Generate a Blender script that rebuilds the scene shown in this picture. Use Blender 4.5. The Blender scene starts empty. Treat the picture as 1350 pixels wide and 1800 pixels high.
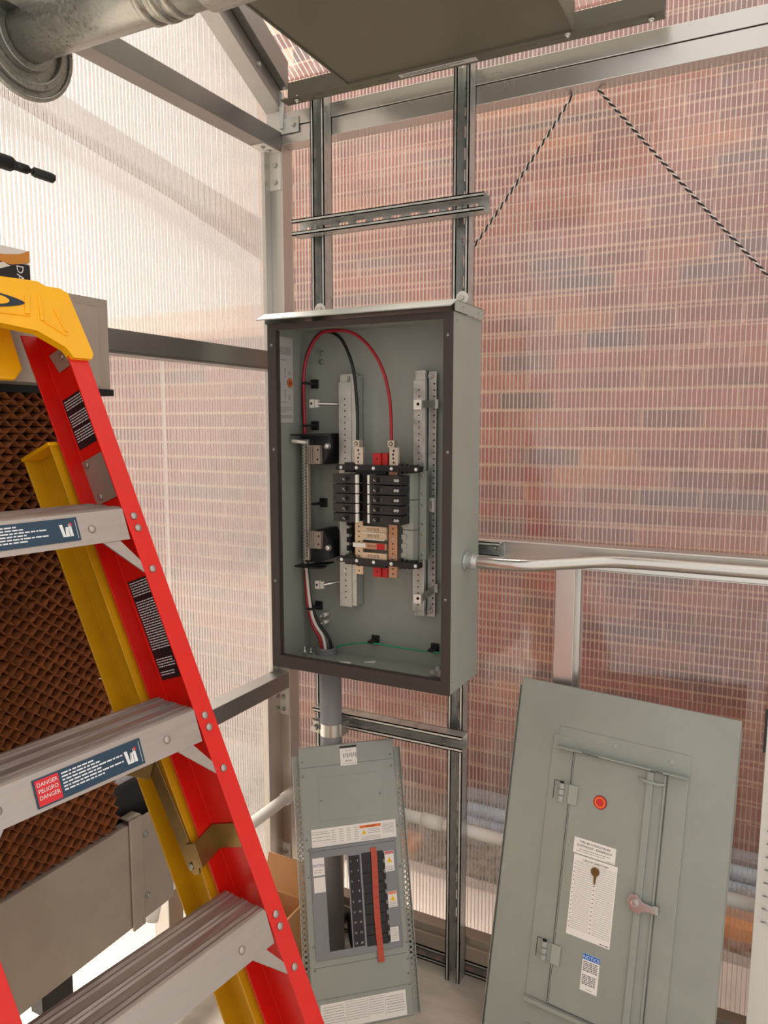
import bpy, math, random
from mathutils import Vector, Matrix
random.seed(7)
SC = bpy.context.scene
COL = SC.collection

# ------------------------------------------------------------------ camera, sky, exposure
cam_d = bpy.data.cameras.new('camera')
cam_d.sensor_fit = 'AUTO'; cam_d.sensor_width = 36.0; cam_d.lens = 1340.0/1800.0*36.0
cam_d.clip_start = 0.02; cam_d.clip_end = 200
cam = bpy.data.objects.new('camera', cam_d); COL.objects.link(cam)
_p, _y = math.radians(6.47), math.radians(27.4)
_F = Vector((-math.sin(_y)*math.cos(_p), math.cos(_y)*math.cos(_p), -math.sin(_p)))
_R = Vector((math.cos(_y), math.sin(_y), 0)); _U = _R.cross(_F)
_m = Matrix((_R, _U, -_F)).transposed().to_4x4(); _m.translation = Vector((0, 0, 1.5))
cam.matrix_world = _m
SC.camera = cam

world = bpy.data.worlds.new('overcast_sky'); SC.world = world
world.use_nodes = True
_bg = world.node_tree.nodes['Background']
_bg.inputs['Color'].default_value = (1.0, 0.955, 0.92, 1); _bg.inputs['Strength'].default_value = 1.18

sun_d = bpy.data.lights.new('hazy_sun', 'SUN'); sun_d.energy = 16.0; sun_d.angle = math.radians(25); sun_d.color = (1, .95, .88)
sun = bpy.data.objects.new('hazy_sun', sun_d); COL.objects.link(sun)
sun.rotation_mode = 'QUATERNION'
sun.rotation_quaternion = Vector((-.55, .50, 1.0)).to_track_quat('Z', 'Y')

SC.view_settings.view_transform = 'Standard'; SC.view_settings.look = 'None'
SC.view_settings.exposure = 0.0; SC.view_settings.gamma = 1.0
SC.view_settings.use_curve_mapping = False
SC.cycles.max_bounces = 10; SC.cycles.diffuse_bounces = 3; SC.cycles.glossy_bounces = 4
SC.cycles.transmission_bounces = 4; SC.cycles.transparent_max_bounces = 28
SC.cycles.sample_clamp_indirect = 6.0

# ------------------------------------------------------------------ materials
def lin(c):
    c = c/255.0
    return c/12.92 if c <= 0.04045 else ((c+0.055)/1.055)**2.4
def rgb(r, g, b): return (lin(r), lin(g), lin(b), 1)
MATS = {}
def mat(name, col, rough=.5, metal=0.0, noise=0.0, nscale=30, bump=0.0, bscale=120, stretch=(1, 1, 1), spec=.5, rnoise=0.0):
    m = bpy.data.materials.new(name); m.use_nodes = True
    nt = m.node_tree; b = nt.nodes['Principled BSDF']
    b.inputs['Base Color'].default_value = col; b.inputs['Roughness'].default_value = rough
    b.inputs['Metallic'].default_value = metal
    b.inputs['Specular IOR Level'].default_value = spec
    if noise or bump or rnoise:
        tc = nt.nodes.new('ShaderNodeTexCoord'); mp = nt.nodes.new('ShaderNodeMapping')
        mp.inputs['Scale'].default_value = stretch
        nt.links.new(tc.outputs['Object'], mp.inputs['Vector'])
    if noise or rnoise:
        n = nt.nodes.new('ShaderNodeTexNoise'); n.inputs['Scale'].default_value = nscale; n.inputs['Detail'].default_value = 4
        nt.links.new(mp.outputs['Vector'], n.inputs['Vector'])
    if noise:
        mr = nt.nodes.new('ShaderNodeMapRange')
        mr.inputs['From Min'].default_value = .3; mr.inputs['From Max'].default_value = .7
        mr.inputs['To Min'].default_value = 1-noise; mr.inputs['To Max'].default_value = 1+noise
        nt.links.new(n.outputs['Fac'], mr.inputs['Value'])
        mx = nt.nodes.new('ShaderNodeVectorMath'); mx.operation = 'SCALE'
        mx.inputs[0].default_value = col[:3]
        nt.links.new(mr.outputs['Result'], mx.inputs['Scale'])
        nt.links.new(mx.outputs['Vector'], b.inputs['Base Color'])
    if rnoise:
        mr2 = nt.nodes.new('ShaderNodeMapRange')
        mr2.inputs['From Min'].default_value = .3; mr2.inputs['From Max'].default_value = .7
        mr2.inputs['To Min'].default_value = max(.03, rough-rnoise); mr2.inputs['To Max'].default_value = min(1, rough+rnoise)
        nt.links.new(n.outputs['Fac'], mr2.inputs['Value']); nt.links.new(mr2.outputs['Result'], b.inputs['Roughness'])
    if bump:
        n2 = nt.nodes.new('ShaderNodeTexNoise'); n2.inputs['Scale'].default_value = bscale; n2.inputs['Detail'].default_value = 3
        nt.links.new(mp.outputs['Vector'], n2.inputs['Vector'])
        bp = nt.nodes.new('ShaderNodeBump'); bp.inputs['Strength'].default_value = bump; bp.inputs['Distance'].default_value = .002
        nt.links.new(n2.outputs['Fac'], bp.inputs['Height']); nt.links.new(bp.outputs['Normal'], b.inputs['Normal'])
    MATS[name] = m
    return m
mat('grey_paint', rgb(146, 150, 141), .42, noise=.05, nscale=9, bump=.05, bscale=260)
mat('grey_paint_edge', rgb(156, 160, 151), .4)
mat('dark_grey_paint', rgb(126, 128, 130), .45, noise=.04, nscale=12)
mat('olive_paint', rgb(92, 88, 74), .5, noise=.05, nscale=8)
mat('gasket', rgb(58, 48, 44), .75, noise=.08, nscale=25)
mat('galvanised', rgb(196, 198, 194), .36, metal=.75, noise=.12, nscale=40, rnoise=.1)
mat('spangle', rgb(158, 157, 148), .36, metal=.75, noise=.12, nscale=160, rnoise=.10, bump=.04, bscale=90)
mat('aluminium', rgb(206, 203, 197), .32, metal=.9, noise=.03, nscale=5)
mat('ladder_alu', rgb(172, 162, 155), .42, metal=.7, noise=.06, nscale=18, stretch=(8, .6, 8), rnoise=.12)
mat('dull_metal', rgb(168, 156, 143), .48, metal=.45, noise=.06, nscale=12)
mat('rail_steel', rgb(150, 148, 144), .34, metal=.9, noise=.06, nscale=6)
mat('white_plate', rgb(226, 222, 214), .5, metal=.25)
mat('chrome', rgb(190, 190, 186), .24, metal=.9)
mat('zinc', rgb(196, 196, 190), .3, metal=.9)
mat('brass', rgb(150, 126, 78), .38, metal=.85, noise=.12, nscale=40)
mat('key_brass', rgb(118, 92, 52), .4, metal=.7)
mat('red_fibreglass', rgb(212, 20, 6), .38, noise=.05, nscale=30, bump=.05, bscale=300)
mat('yellow_fibreglass', rgb(205, 152, 10), .4, noise=.06, nscale=30)
mat('yellow_plastic', rgb(244, 176, 6), .4, noise=.03, nscale=20, bump=.08, bscale=300)
mat('black_plastic', rgb(26, 25, 25), .4)
mat('breaker_black', rgb(40, 37, 36), .38)
mat('breaker_dark', rgb(14, 13, 13), .5)
mat('black_rubber', rgb(20, 20, 20), .6)
mat('white_plastic', rgb(232, 230, 222), .4)
mat('white_paper', rgb(232, 228, 222), .7, noise=.02, nscale=30)
mat('grey_paper', rgb(186, 184, 180), .7)
mat('print_black', rgb(46, 44, 44), .8)
mat('print_grey', rgb(140, 136, 132), .8)
mat('print_white', rgb(222, 222, 220), .7)
mat('print_orange', rgb(232, 112, 38), .7)
mat('print_red', rgb(206, 40, 46), .7)
mat('print_blue', rgb(22, 106, 190), .7)
mat('print_navy', rgb(24, 74, 140), .7)
mat('print_yellow', rgb(240, 196, 40), .7)
mat('label_black', rgb(24, 22, 28), .5)
mat('label_teal', rgb(22, 54, 76), .45)
mat('logo_navy', rgb(22, 40, 54), .45)
mat('red_wire', rgb(160, 22, 36), .4)
mat('black_wire', rgb(18, 18, 18), .4)
mat('white_wire', rgb(226, 220, 210), .45)
mat('green_wire', rgb(24, 150, 104), .4)
mat('red_plastic', rgb(176, 22, 26), .4)
mat('cream_metal', rgb(214, 190, 160), .4, metal=.45)
mat('copper_metal', rgb(206, 160, 128), .35, metal=.7)
mat('tin', rgb(214, 205, 188), .35, metal=.6, noise=.1, nscale=300)
mat('seam', rgb(84, 87, 80), .6)
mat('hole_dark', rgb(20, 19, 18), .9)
mat('pvc_grey', rgb(132, 133, 134), .45, noise=.03, nscale=20)
mat('pvc_blue', rgb(172, 190, 204), .4)
mat('pvc_white', rgb(232, 229, 222), .38)
mat('emt', rgb(196, 193, 186), .26, metal=.95)
mat('orange_tape', rgb(178, 62, 30), .35)
mat('cardboard', rgb(190, 140, 92), .85, noise=.06, nscale=40)
mat('carton_white', rgb(214, 210, 204), .6)
mat('carton_orange', rgb(196, 130, 50), .6)
mat('carton_black', rgb(20, 20, 22), .5)
mat('mortar', rgb(222, 184, 154), .95, noise=.12, nscale=60, bump=.2)
mat('foam_white', rgb(238, 226, 214), .8, noise=.04, nscale=20)
mat('stone', rgb(160, 152, 142), .9, noise=.85, nscale=30)
mat('ground', rgb(205, 198, 190), .95, noise=.1, nscale=6)
mat('ground_dark', rgb(120, 110, 100), .95, noise=.3, nscale=40)
mat('paver_orange', rgb(226, 150, 84), .85, noise=.1, nscale=30)
mat('shadow_band_brown', rgb(120, 96, 84), .8)
mat('light_wall', rgb(232, 226, 220), .9)
mat('plastic_light_grey', rgb(186, 180, 180), .5)

def pad_material():
    m = mat('cellulose', rgb(128, 70, 28), .85, noise=.35, nscale=60)
    return m
pad_material()

def floor_material():
    m = mat('concrete', rgb(178, 170, 158), .85, noise=.1, nscale=7, bump=.35, bscale=60, stretch=(1, 6, 1))
    return m
floor_material()

def brick_material(name, attr):
    m = bpy.data.materials.new(name); m.use_nodes = True; nt = m.node_tree; b = nt.nodes['Principled BSDF']
    b.inputs['Roughness'].default_value = .88
    ramp = nt.nodes.new('ShaderNodeValToRGB'); ramp.color_ramp.interpolation = 'CONSTANT'
    cols = [(0, (141, 73, 54)), (.16, (128, 63, 50)), (.30, (149, 82, 62)), (.44, (119, 65, 59)), (.56, (106, 73, 71)), (.66, (153, 87, 59)), (.76, (126, 69, 54)), (.84, (98, 69, 66)), (.9, (166, 101, 60)), (.95, (117, 52, 42))]
    e = ramp.color_ramp.elements
    e[0].position = 0; e[0].color = rgb(*cols[0][1]); e[1].position = cols[1][0]; e[1].color = rgb(*cols[1][1])
    for p, c in cols[2:]:
        x = e.new(p); x.color = rgb(*c)
    if attr:
        a = nt.nodes.new('ShaderNodeAttribute'); a.attribute_name = 'tone'; nt.links.new(a.outputs['Fac'], ramp.inputs['Fac'])
    else:
        a = nt.nodes.new('ShaderNodeObjectInfo'); nt.links.new(a.outputs['Random'], ramp.inputs['Fac'])
    g = nt.nodes.new('ShaderNodeNewGeometry')
    n = nt.nodes.new('ShaderNodeTexNoise'); n.inputs['Scale'].default_value = 40; n.inputs['Detail'].default_value = 5
    nt.links.new(g.outputs['Position'], n.inputs['Vector'])
    mr = nt.nodes.new('ShaderNodeMapRange'); mr.inputs['From Min'].default_value = .3; mr.inputs['From Max'].default_value = .7
    mr.inputs['To Min'].default_value = .8; mr.inputs['To Max'].default_value = 1.2
    nt.links.new(n.outputs['Fac'], mr.inputs['Value'])
    v = nt.nodes.new('ShaderNodeVectorMath'); v.operation = 'SCALE'
    nt.links.new(ramp.outputs['Color'], v.inputs[0]); nt.links.new(mr.outputs['Result'], v.inputs['Scale'])
    nt.links.new(v.outputs['Vector'], b.inputs['Base Color'])
    MATS[name] = m
brick_material('brick_single', False); brick_material('brick_many', True)

def poly_material(name, clear, haze, gloss, rough, tint=(1, .985, .97), flutes=None):
    """clear twin-wall polycarbonate: a see-through share, a milky scattering share, a glossy share;
    flutes = horizontal direction in which the moulded flutes bend the view, as in the real extruded sheet"""
    m = bpy.data.materials.new(name); m.use_nodes = True; nt = m.node_tree; N = nt.nodes; L = nt.links
    for n in list(N): N.remove(n)
    def mth(op, a, b=None):
        n = N.new('ShaderNodeMath'); n.operation = op
        for i, v in enumerate((a, b)):
            if v is None: continue
            if isinstance(v, (int, float)): n.inputs[i].default_value = v
            else: L.new(v, n.inputs[i])
        return n.outputs[0]
    out = N.new('ShaderNodeOutputMaterial')
    tr = N.new('ShaderNodeBsdfTransparent'); tr.inputs['Color'].default_value = (*tint, 1)
    see = tr.outputs[0]
    geo = N.new('ShaderNodeNewGeometry')
    if flutes:
        dot = N.new('ShaderNodeVectorMath'); dot.operation = 'DOT_PRODUCT'; L.new(geo.outputs['Position'], dot.inputs[0]); dot.inputs[1].default_value = flutes
        sn = mth('MULTIPLY', mth('SINE', mth('MULTIPLY', dot.outputs['Value'], 2*math.pi/.0042)), FLUTE_AMP)
        sc = N.new('ShaderNodeVectorMath'); sc.operation = 'SCALE'; sc.inputs[0].default_value = flutes; L.new(sn, sc.inputs['Scale'])
        ad = N.new('ShaderNodeVectorMath'); ad.operation = 'ADD'; L.new(geo.outputs['Normal'], ad.inputs[0]); L.new(sc.outputs['Vector'], ad.inputs[1])
        nm = N.new('ShaderNodeVectorMath'); nm.operation = 'NORMALIZE'; L.new(ad.outputs['Vector'], nm.inputs[0])
        rf = N.new('ShaderNodeBsdfRefraction'); rf.inputs['IOR'].default_value = 1.12; rf.inputs['Roughness'].default_value = .0; rf.inputs['Color'].default_value = (*tint, 1)
        L.new(nm.outputs['Vector'], rf.inputs['Normal'])
        mr_ = N.new('ShaderNodeMixShader'); mr_.inputs[0].default_value = .55; L.new(tr.outputs[0], mr_.inputs[1]); L.new(rf.outputs[0], mr_.inputs[2]); see = mr_.outputs[0]
    tl = N.new('ShaderNodeBsdfTranslucent'); tl.inputs['Color'].default_value = (.95, .93, .91, 1)
    df = N.new('ShaderNodeBsdfDiffuse'); df.inputs['Color'].default_value = (.95, .93, .91, 1)
    gl = N.new('ShaderNodeBsdfGlossy'); gl.inputs['Roughness'].default_value = rough; gl.inputs['Color'].default_value = (.95, .95, .95, 1)
    tc = N.new('ShaderNodeTexCoord'); nz = N.new('ShaderNodeTexNoise'); nz.inputs['Scale'].default_value = 7
    bp = N.new('ShaderNodeBump'); bp.inputs['Strength'].default_value = .12; bp.inputs['Distance'].default_value = .02
    L.new(tc.outputs['Object'], nz.inputs['Vector']); L.new(nz.outputs['Fac'], bp.inputs['Height']); L.new(bp.outputs['Normal'], gl.inputs['Normal'])
    mh = N.new('ShaderNodeMixShader'); mh.inputs[0].default_value = .15
    L.new(tl.outputs[0], mh.inputs[1]); L.new(df.outputs[0], mh.inputs[2])
    m1 = N.new('ShaderNodeMixShader'); m1.inputs[0].default_value = haze/(haze+clear)
    L.new(see, m1.inputs[1]); L.new(mh.outputs[0], m1.inputs[2])
    lw = N.new('ShaderNodeLayerWeight'); lw.inputs['Blend'].default_value = .5
    fr = mth('ADD', mth('MULTIPLY', mth('POWER', lw.outputs['Facing'], 5.0), .8), gloss)
    m2 = N.new('ShaderNodeMixShader'); L.new(fr, m2.inputs[0]); L.new(m1.outputs[0], m2.inputs[1]); L.new(gl.outputs[0], m2.inputs[2])
    L.new(m2.outputs[0], out.inputs['Surface'])
    MATS[name] = m
FLUTE_AMP = .36
poly_material('poly_skin', .97, .03, .04, .10)
poly_material('poly_flute_x', .95, .05, .04, .10, flutes=(1, 0, 0))
poly_material('poly_flute_y', .94, .06, .04, .10, flutes=(0, 1, 0))
poly_material('poly_rib', .58, .30, .10, .10, tint=(.88, .85, .82))
poly_material('poly_rib_side', .70, .20, .10, .10, tint=(.80, .77, .74))

# ------------------------------------------------------------------ mesh builder
class MB:
    def __init__(s, mats, M=None):
        s.v = []; s.f = []; s.mi = []; s.sm = []
        s.mats = mats if isinstance(mats, (list, tuple)) else [mats]
        s.M = M if M is not None else Matrix.Identity(4)
    def add(s, verts, faces, mi=0, smooth=False):
        b = len(s.v)
        s.v += [tuple(s.M @ Vector(p)) for p in verts]
        for f in faces:
            s.f.append(tuple(b+i for i in f)); s.mi.append(mi); s.sm.append(smooth)
        return s
    def box(s, a, b, mi=0):
        x0, y0, z0 = a; x1, y1, z1 = b
        if x0 > x1: x0, x1 = x1, x0
        if y0 > y1: y0, y1 = y1, y0
        if z0 > z1: z0, z1 = z1, z0
        return s.add([(x0, y0, z0), (x1, y0, z0), (x1, y1, z0), (x0, y1, z0), (x0, y0, z1), (x1, y0, z1), (x1, y1, z1), (x0, y1, z1)],
                     [(0, 3, 2, 1), (4, 5, 6, 7), (0, 1, 5, 4), (1, 2, 6, 5), (2, 3, 7, 6), (3, 0, 4, 7)], mi)
    def prism(s, poly, vec, mi=0, smooth=False):
        """closed polygon of 3-d points pushed along vec"""
        n = len(poly); v = Vector(vec)
        P = [Vector(p) for p in poly]; Q = [p+v for p in P]
        nrm = Vector((0, 0, 0))
        for i in range(n): nrm += (P[i]-P[0]).cross(P[(i+1) % n]-P[0])
        if nrm.dot(v) > 0: fa = [tuple(range(n-1, -1, -1)), tuple(range(n, 2*n))]; side = [(i, (i+1) % n, n+(i+1) % n, n+i) for i in range(n)]
        else: fa = [tuple(range(n)), tuple(range(2*n-1, n-1, -1))]; side = [(i, n+i, n+(i+1) % n, (i+1) % n) for i in range(n)]
        s.add([tuple(p) for p in P+Q], fa, mi)
        b = len(s.v)-2*n
        for f in side: s.f.append(tuple(b+i for i in f)); s.mi.append(mi); s.sm.append(smooth)
        return s
    def tube(s, path, r, n=10, mi=0, caps=True):
        P = [Vector(p) for p in path]; rs = r if isinstance(r, (list, tuple)) else [r]*len(P)
        vs = []; fs = []; up = None
        for i, p in enumerate(P):
            t = (P[min(i+1, len(P)-1)]-P[max(i-1, 0)]).normalized()
            if up is None:
                up = Vector((0, 0, 1)) if abs(t.z) < .9 else Vector((1, 0, 0))
            a = (up - t*up.dot(t)).normalized(); up = a; b = t.cross(a)
            for k in range(n):
                an = 2*math.pi*k/n
                vs.append(tuple(p+(a*math.cos(an)+b*math.sin(an))*rs[i]))
        for i in range(len(P)-1):
            for k in range(n):
                k2 = (k+1) % n
                fs.append((i*n+k, i*n+k2, (i+1)*n+k2, (i+1)*n+k))
        s.add(vs, fs, mi, True)
        if caps:
            b = len(s.v)-len(vs)
            s.f.append(tuple(b+k for k in range(n-1, -1, -1))); s.mi.append(mi); s.sm.append(False)
            s.f.append(tuple(b+(len(P)-1)*n+k for k in range(n))); s.mi.append(mi); s.sm.append(False)
        return s
    def cyl(s, p0, p1, r, n=16, mi=0, r1=None):
        return s.tube([p0, p1], [r, r1 if r1 is not None else r], n, mi)
    def ring(s, c, ax, r0, r1, t, n=28, mi=0):
        """flat washer: centre of its back face, axis, inner and outer radius, thickness"""
        ax = Vector(ax).normalized(); c = Vector(c)
        up = Vector((0, 0, 1)) if abs(ax.z) < .9 else Vector((1, 0, 0))
        a = (up-ax*up.dot(ax)).normalized(); b = ax.cross(a); vs = []; fs = []
        for k in range(n):
            d = a*math.cos(2*math.pi*k/n)+b*math.sin(2*math.pi*k/n)
            vs += [tuple(c+d*r0), tuple(c+d*r1), tuple(c+d*r1+ax*t), tuple(c+d*r0+ax*t)]
        for k in range(n):
            i = 4*k; j = 4*((k+1) % n)
            for q in range(4):
                q2 = (q+1) % 4
                fs.append((i+q, i+q2, j+q2, j+q))
        return s.add(vs, fs, mi)
    def dome(s, c, ax, r, h, n=14, mi=0, rings=3):
        ax = Vector(ax).normalized(); c = Vector(c)
        up = Vector((0, 0, 1)) if abs(ax.z) < .9 else Vector((1, 0, 0))
        a = (up-ax*up.dot(ax)).normalized(); b = ax.cross(a); vs = []; fs = []
        for i in range(rings):
            t = (math.pi/2)*i/rings
            for k in range(n):
                an = 2*math.pi*k/n
                vs.append(tuple(c+(a*math.cos(an)+b*math.sin(an))*r*math.cos(t)+ax*h*math.sin(t)))
        vs.append(tuple(c+ax*h))
        for i in range(rings-1):
            for k in range(n): fs.append((i*n+k, i*n+(k+1) % n, (i+1)*n+(k+1) % n, (i+1)*n+k))
        for k in range(n): fs.append(((rings-1)*n+k, (rings-1)*n+(k+1) % n, len(vs)-1))
        fs.append(tuple(range(n-1, -1, -1)))
        return s.add(vs, fs, mi, True)
    def plate(s, a0, a1, b0, b1, t, holes, pos, mi=0):
        """rectangular plate with rectangular holes, in local (a, b) with thickness along c; pos(a, b, c) gives the point"""
        xs = sorted({a0, a1, *[h[0] for h in holes], *[h[1] for h in holes]}); ys = sorted({b0, b1, *[h[2] for h in holes], *[h[3] for h in holes]})
        xs = [x for x in xs if a0-1e-9 <= x <= a1+1e-9]; ys = [y for y in ys if b0-1e-9 <= y <= b1+1e-9]
        def solid(i, j):
            if i < 0 or j < 0 or i >= len(xs)-1 or j >= len(ys)-1: return False
            x = (xs[i]+xs[i+1])/2; y = (ys[j]+ys[j+1])/2
            return not any(h[0] < x < h[1] and h[2] < y < h[3] for h in holes)
        for i in range(len(xs)-1):
            for j in range(len(ys)-1):
                if not solid(i, j): continue
                x0, x1, y0, y1 = xs[i], xs[i+1], ys[j], ys[j+1]
                q = [pos(x0, y0, 0), pos(x1, y0, 0), pos(x1, y1, 0), pos(x0, y1, 0), pos(x0, y0, t), pos(x1, y0, t), pos(x1, y1, t), pos(x0, y1, t)]
                f = [(0, 3, 2, 1), (4, 5, 6, 7)]
                if not solid(i, j-1): f.append((0, 1, 5, 4))
                if not solid(i+1, j): f.append((1, 2, 6, 5))
                if not solid(i, j+1): f.append((2, 3, 7, 6))
                if not solid(i-1, j): f.append((3, 0, 4, 7))
                s.add(q, f, mi)
        return s
    def text(s, txt, size, pos, mi=0, align='LEFT', sx=1.0):
        """flat lettering; pos(a, b) gives the 3-d point of local text coordinates"""
        cu = bpy.data.curves.new('t', 'FONT'); cu.body = txt; cu.size = size; cu.align_x = align; cu.resolution_u = 2
        ob = bpy.data.objects.new('t', cu); me = bpy.data.meshes.new_from_object(ob)
        vs = [tuple(pos(v.co.x*sx, v.co.y)) for v in me.vertices]
        s.add(vs, [tuple(p.vertices) for p in me.polygons], mi)
        bpy.data.objects.remove(ob); bpy.data.curves.remove(cu); bpy.data.meshes.remove(me)
        return s
    def mesh(s, name, origin=(0, 0, 0)):
        o = Vector(origin)
        me = bpy.data.meshes.new(name)
        me.from_pydata([tuple(Vector(p)-o) for p in s.v], [], s.f)
        for m in s.mats: me.materials.append(MATS[m] if isinstance(m, str) else m)
        me.polygons.foreach_set('material_index', s.mi); me.polygons.foreach_set('use_smooth', s.sm)
        me.update()
        return me
    def build(s, name, parent=None, bevel=0.0, label=None):
        root = parent
        org = Vector((0, 0, 0))
        while root is not None:
            org += root.location; root = root.parent
        me = s.mesh(name, org)
        o = bpy.data.objects.new(name, me); COL.objects.link(o); o.parent = parent
        if bevel:
            b = o.modifiers.new('edge', 'BEVEL'); b.width = bevel; b.segments = 2; b.limit_method = 'ANGLE'; b.angle_limit = math.radians(40)
        if label: o['label'] = label
        return o

def tag(o, label=None, cat=None, group=None, kind=None):
    for k, v in (('label', label), ('category', cat), ('group', group), ('kind', kind)):
        if v: o[k] = v
    return o
def thing(name, label, cat, loc=(0, 0, 0), group=None):
    o = bpy.data.objects.new(name, None); COL.objects.link(o); o.location = loc; o.empty_display_size = .05
    return tag(o, label, cat, group)
def setting(name, loc=(0, 0, 0)):
    o = bpy.data.objects.new(name, None); COL.objects.link(o); o.location = loc
    return tag(o, kind='structure')
def org_of(p):
    o = Vector((0, 0, 0))
    while p is not None: o += p.location; p = p.parent
    return o
def inst(name, me, parent, loc, ax=(0, 0, 1), spin=0.0, label=None):
    """a part sharing mesh me (modelled along +Z at the origin), put at world point loc and turned so +Z points along ax"""
    o = bpy.data.objects.new(name, me); COL.objects.link(o); o.parent = parent
    o.rotation_mode = 'QUATERNION'
    q = Vector(ax).normalized().to_track_quat('Z', 'Y')
    if spin: q = q @ Matrix.Rotation(spin, 4, 'Z').to_quaternion()
    o.rotation_quaternion = q; o.location = Vector(loc)-org_of(parent)
    if label: o['label'] = label
    return o
def smooth_path(pts, sub=6):
    P = [Vector(p) for p in pts]; out = []
    for i in range(len(P)-1):
        p0 = P[max(i-1, 0)]; p1 = P[i]; p2 = P[i+1]; p3 = P[min(i+2, len(P)-1)]
        for k in range(sub):
            t = k/sub
            out.append(.5*((2*p1)+(p2-p0)*t+(2*p0-5*p1+4*p2-p3)*t*t+(3*p1-p0-3*p2+p3)*t**3))
    out.append(P[-1])
    return out
def bend(pts, r=.03, n=5):
    """polyline with its corners rounded"""
    P = [Vector(p) for p in pts]; out = [P[0]]
    for i in range(1, len(P)-1):
        a = (P[i-1]-P[i]); b = (P[i+1]-P[i]); d = min(r, a.length*.45, b.length*.45)
        s = P[i]+a.normalized()*d; e = P[i]+b.normalized()*d
        for k in range(n+1):
            t = k/n
            out.append(s*(1-t)**2+P[i]*2*t*(1-t)+e*t*t)
    out.append(P[-1])
    return out

# shared small hardware (modelled along +Z)
def small(name, fn, mats):
    b = MB(mats); fn(b); return b.mesh(name)
ME_RIVET = small('rivet', lambda b: b.dome((0, 0, 0), (0, 0, 1), .0062, .0032), 'ladder_alu')
ME_BOLT = small('bolt', lambda b: (b.cyl((0, 0, 0), (0, 0, .002), .0075, 16), b.cyl((0, 0, .002), (0, 0, .0065), .0052, 6)), 'zinc')
ME_SCREW = small('screw', lambda b: (b.dome((0, 0, 0), (0, 0, 1), .0042, .0022, 12), b.box((-.0025, -.0005, .0016), (.0025, .0005, .0026), 1)), ['zinc', 'hole_dark'])
ME_PAINTED_SCREW = small('screw', lambda b: (b.dome((0, 0, 0), (0, 0, 1), .0034, .0022, 12), b.box((-.002, -.0006, .0016), (.002, .0006, .0026), 1)), ['grey_paint_edge', 'hole_dark'])
ME_PIN = small('pin', lambda b: b.dome((0, 0, 0), (0, 0, 1), .0048, .003, 12), 'white_plastic')

# ================================================================== SETTING
XW, YW = -1.262, 1.823          # inner faces of the left and back frames
XP, YP = -1.313, 1.874          # inner faces of the polycarbonate sheets
TH = .006; PITCH = .0105
def roof_z(y): return 2.338+.54*(1.856-y)+.125

# floor slab
fl = setting('floor')
b = MB(['concrete']); b.box((-1.34, -.9, -.12), (1.6, 1.90, 0)); b.build('slab', fl)
b = MB(['hole_dark']); b.box((-1.05, 1.18, .0001), (-.28, 1.184, .0006)); b.box((-.28, 1.18, .0001), (1.6, 1.184, .0006)); b.build('control_joint', fl)

# back wall: sheet + ribs + frame
wb = setting('wall_back')
XR = 1.55
for nm, y in (('inner_sheet', YP), ('outer_sheet', YP+TH)):
    b = MB(['poly_skin' if y == YP else 'poly_flute_x']); b.add([(XP, y, .05), (XR, y, .05), (XR, y, roof_z(YP)), (XP, y, roof_z(YP))], [(0, 1, 2, 3)]); b.build(nm, wb)
b = MB(['poly_rib']); x = XP+.004
while x < XR:
    b.add([(x+i*.0016, YP+.0002+j*(TH-.0004), z_) for z_ in (.05, roof_z(YP)) for i, j in ((0, 0), (1, 0), (1, 1), (0, 1))], [(0, 1, 5, 4), (1, 2, 6, 5), (2, 3, 7, 6), (3, 0, 4, 7)]); x += PITCH
tag(b.build('sheet_ribs', wb), kind='stuff')
def tube_member(b, a, c): b.box(a, c)
b = MB(['aluminium']); b.box((XW, YW, 2.267), (XR, YP, 2.3105)); b.build('eave_beam', wb, .0015)
b = MB(['aluminium']); b.box((XW, YW-.002, 2.3125), (XR, YP, 2.349)); b.build('eave_beam', wb, .0015)
b = MB(['aluminium']); b.box((-1.26, YW, 1.155), (XR, YP, 1.213)); b.box((-1.26, YW-.006, 1.2085), (XR, YW, 1.213)); b.box((-1.26, YW-.004, 1.155), (XR, YW, 1.158)); b.build('middle_rail', wb, .001)
b = MB(['aluminium']); b.box((-.472, YW+.001, .106), (-.425, YP, 1.155)); b.box((-.480, YW+.03, .106), (-.417, YP, 1.155)); b.build('stub_post', wb, .001)
b = MB(['dull_metal']); b.box((-1.26, YW, .045), (XR, YP, .085)); b.box((-1.26, YW+.012, .085), (XR, YP, .106)); b.build('bottom_rail', wb, .001)
# pencilled note on the beam
b = MB(['print_grey'])
b.text('A1', .030, lambda a, c: (-.628+a, YW-.0009, 2.288+c))
for k in range(5): b.box((-.680+.011*k, YW-.0025, 2.329+.002*(k % 2)), (-.672+.011*k, YW-.0022, 2.3305+.002*(k % 2)))
b.build('pencil_marks', wb)

# left wall: sheet + ribs + frame (gable end)
wl = setting('wall_left')
Y0 = -.55
for nm, x in (('inner_sheet', XP), ('outer_sheet', XP-TH)):
    b = MB(['poly_skin' if x == XP else 'poly_flute_y']); b.add([(x, Y0, .05), (x, YP, .05), (x, YP, roof_z(YP)), (x, Y0, roof_z(Y0))], [(0, 3, 2, 1)]); b.build(nm, wl)
b = MB(['poly_rib_side']); y = Y0+.004
while y < YP:
    b.add([(XP-.0002-j*(TH-.0004), y+i*.0012, z_(y+i*.0012)) for z_ in (lambda q: .05, roof_z) for i, j in ((0, 0), (1, 0), (1, 1), (0, 1))], [(0, 4, 5, 1), (1, 5, 6, 2), (2, 6, 7, 3), (3, 7, 4, 0)]); y += PITCH
tag(b.build('sheet_ribs', wl), kind='stuff')
b = MB(['aluminium']); b.box((XP, YW, .0), (XW, YP, 2.40)); b.build('corner_post', wl, .0015)
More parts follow.
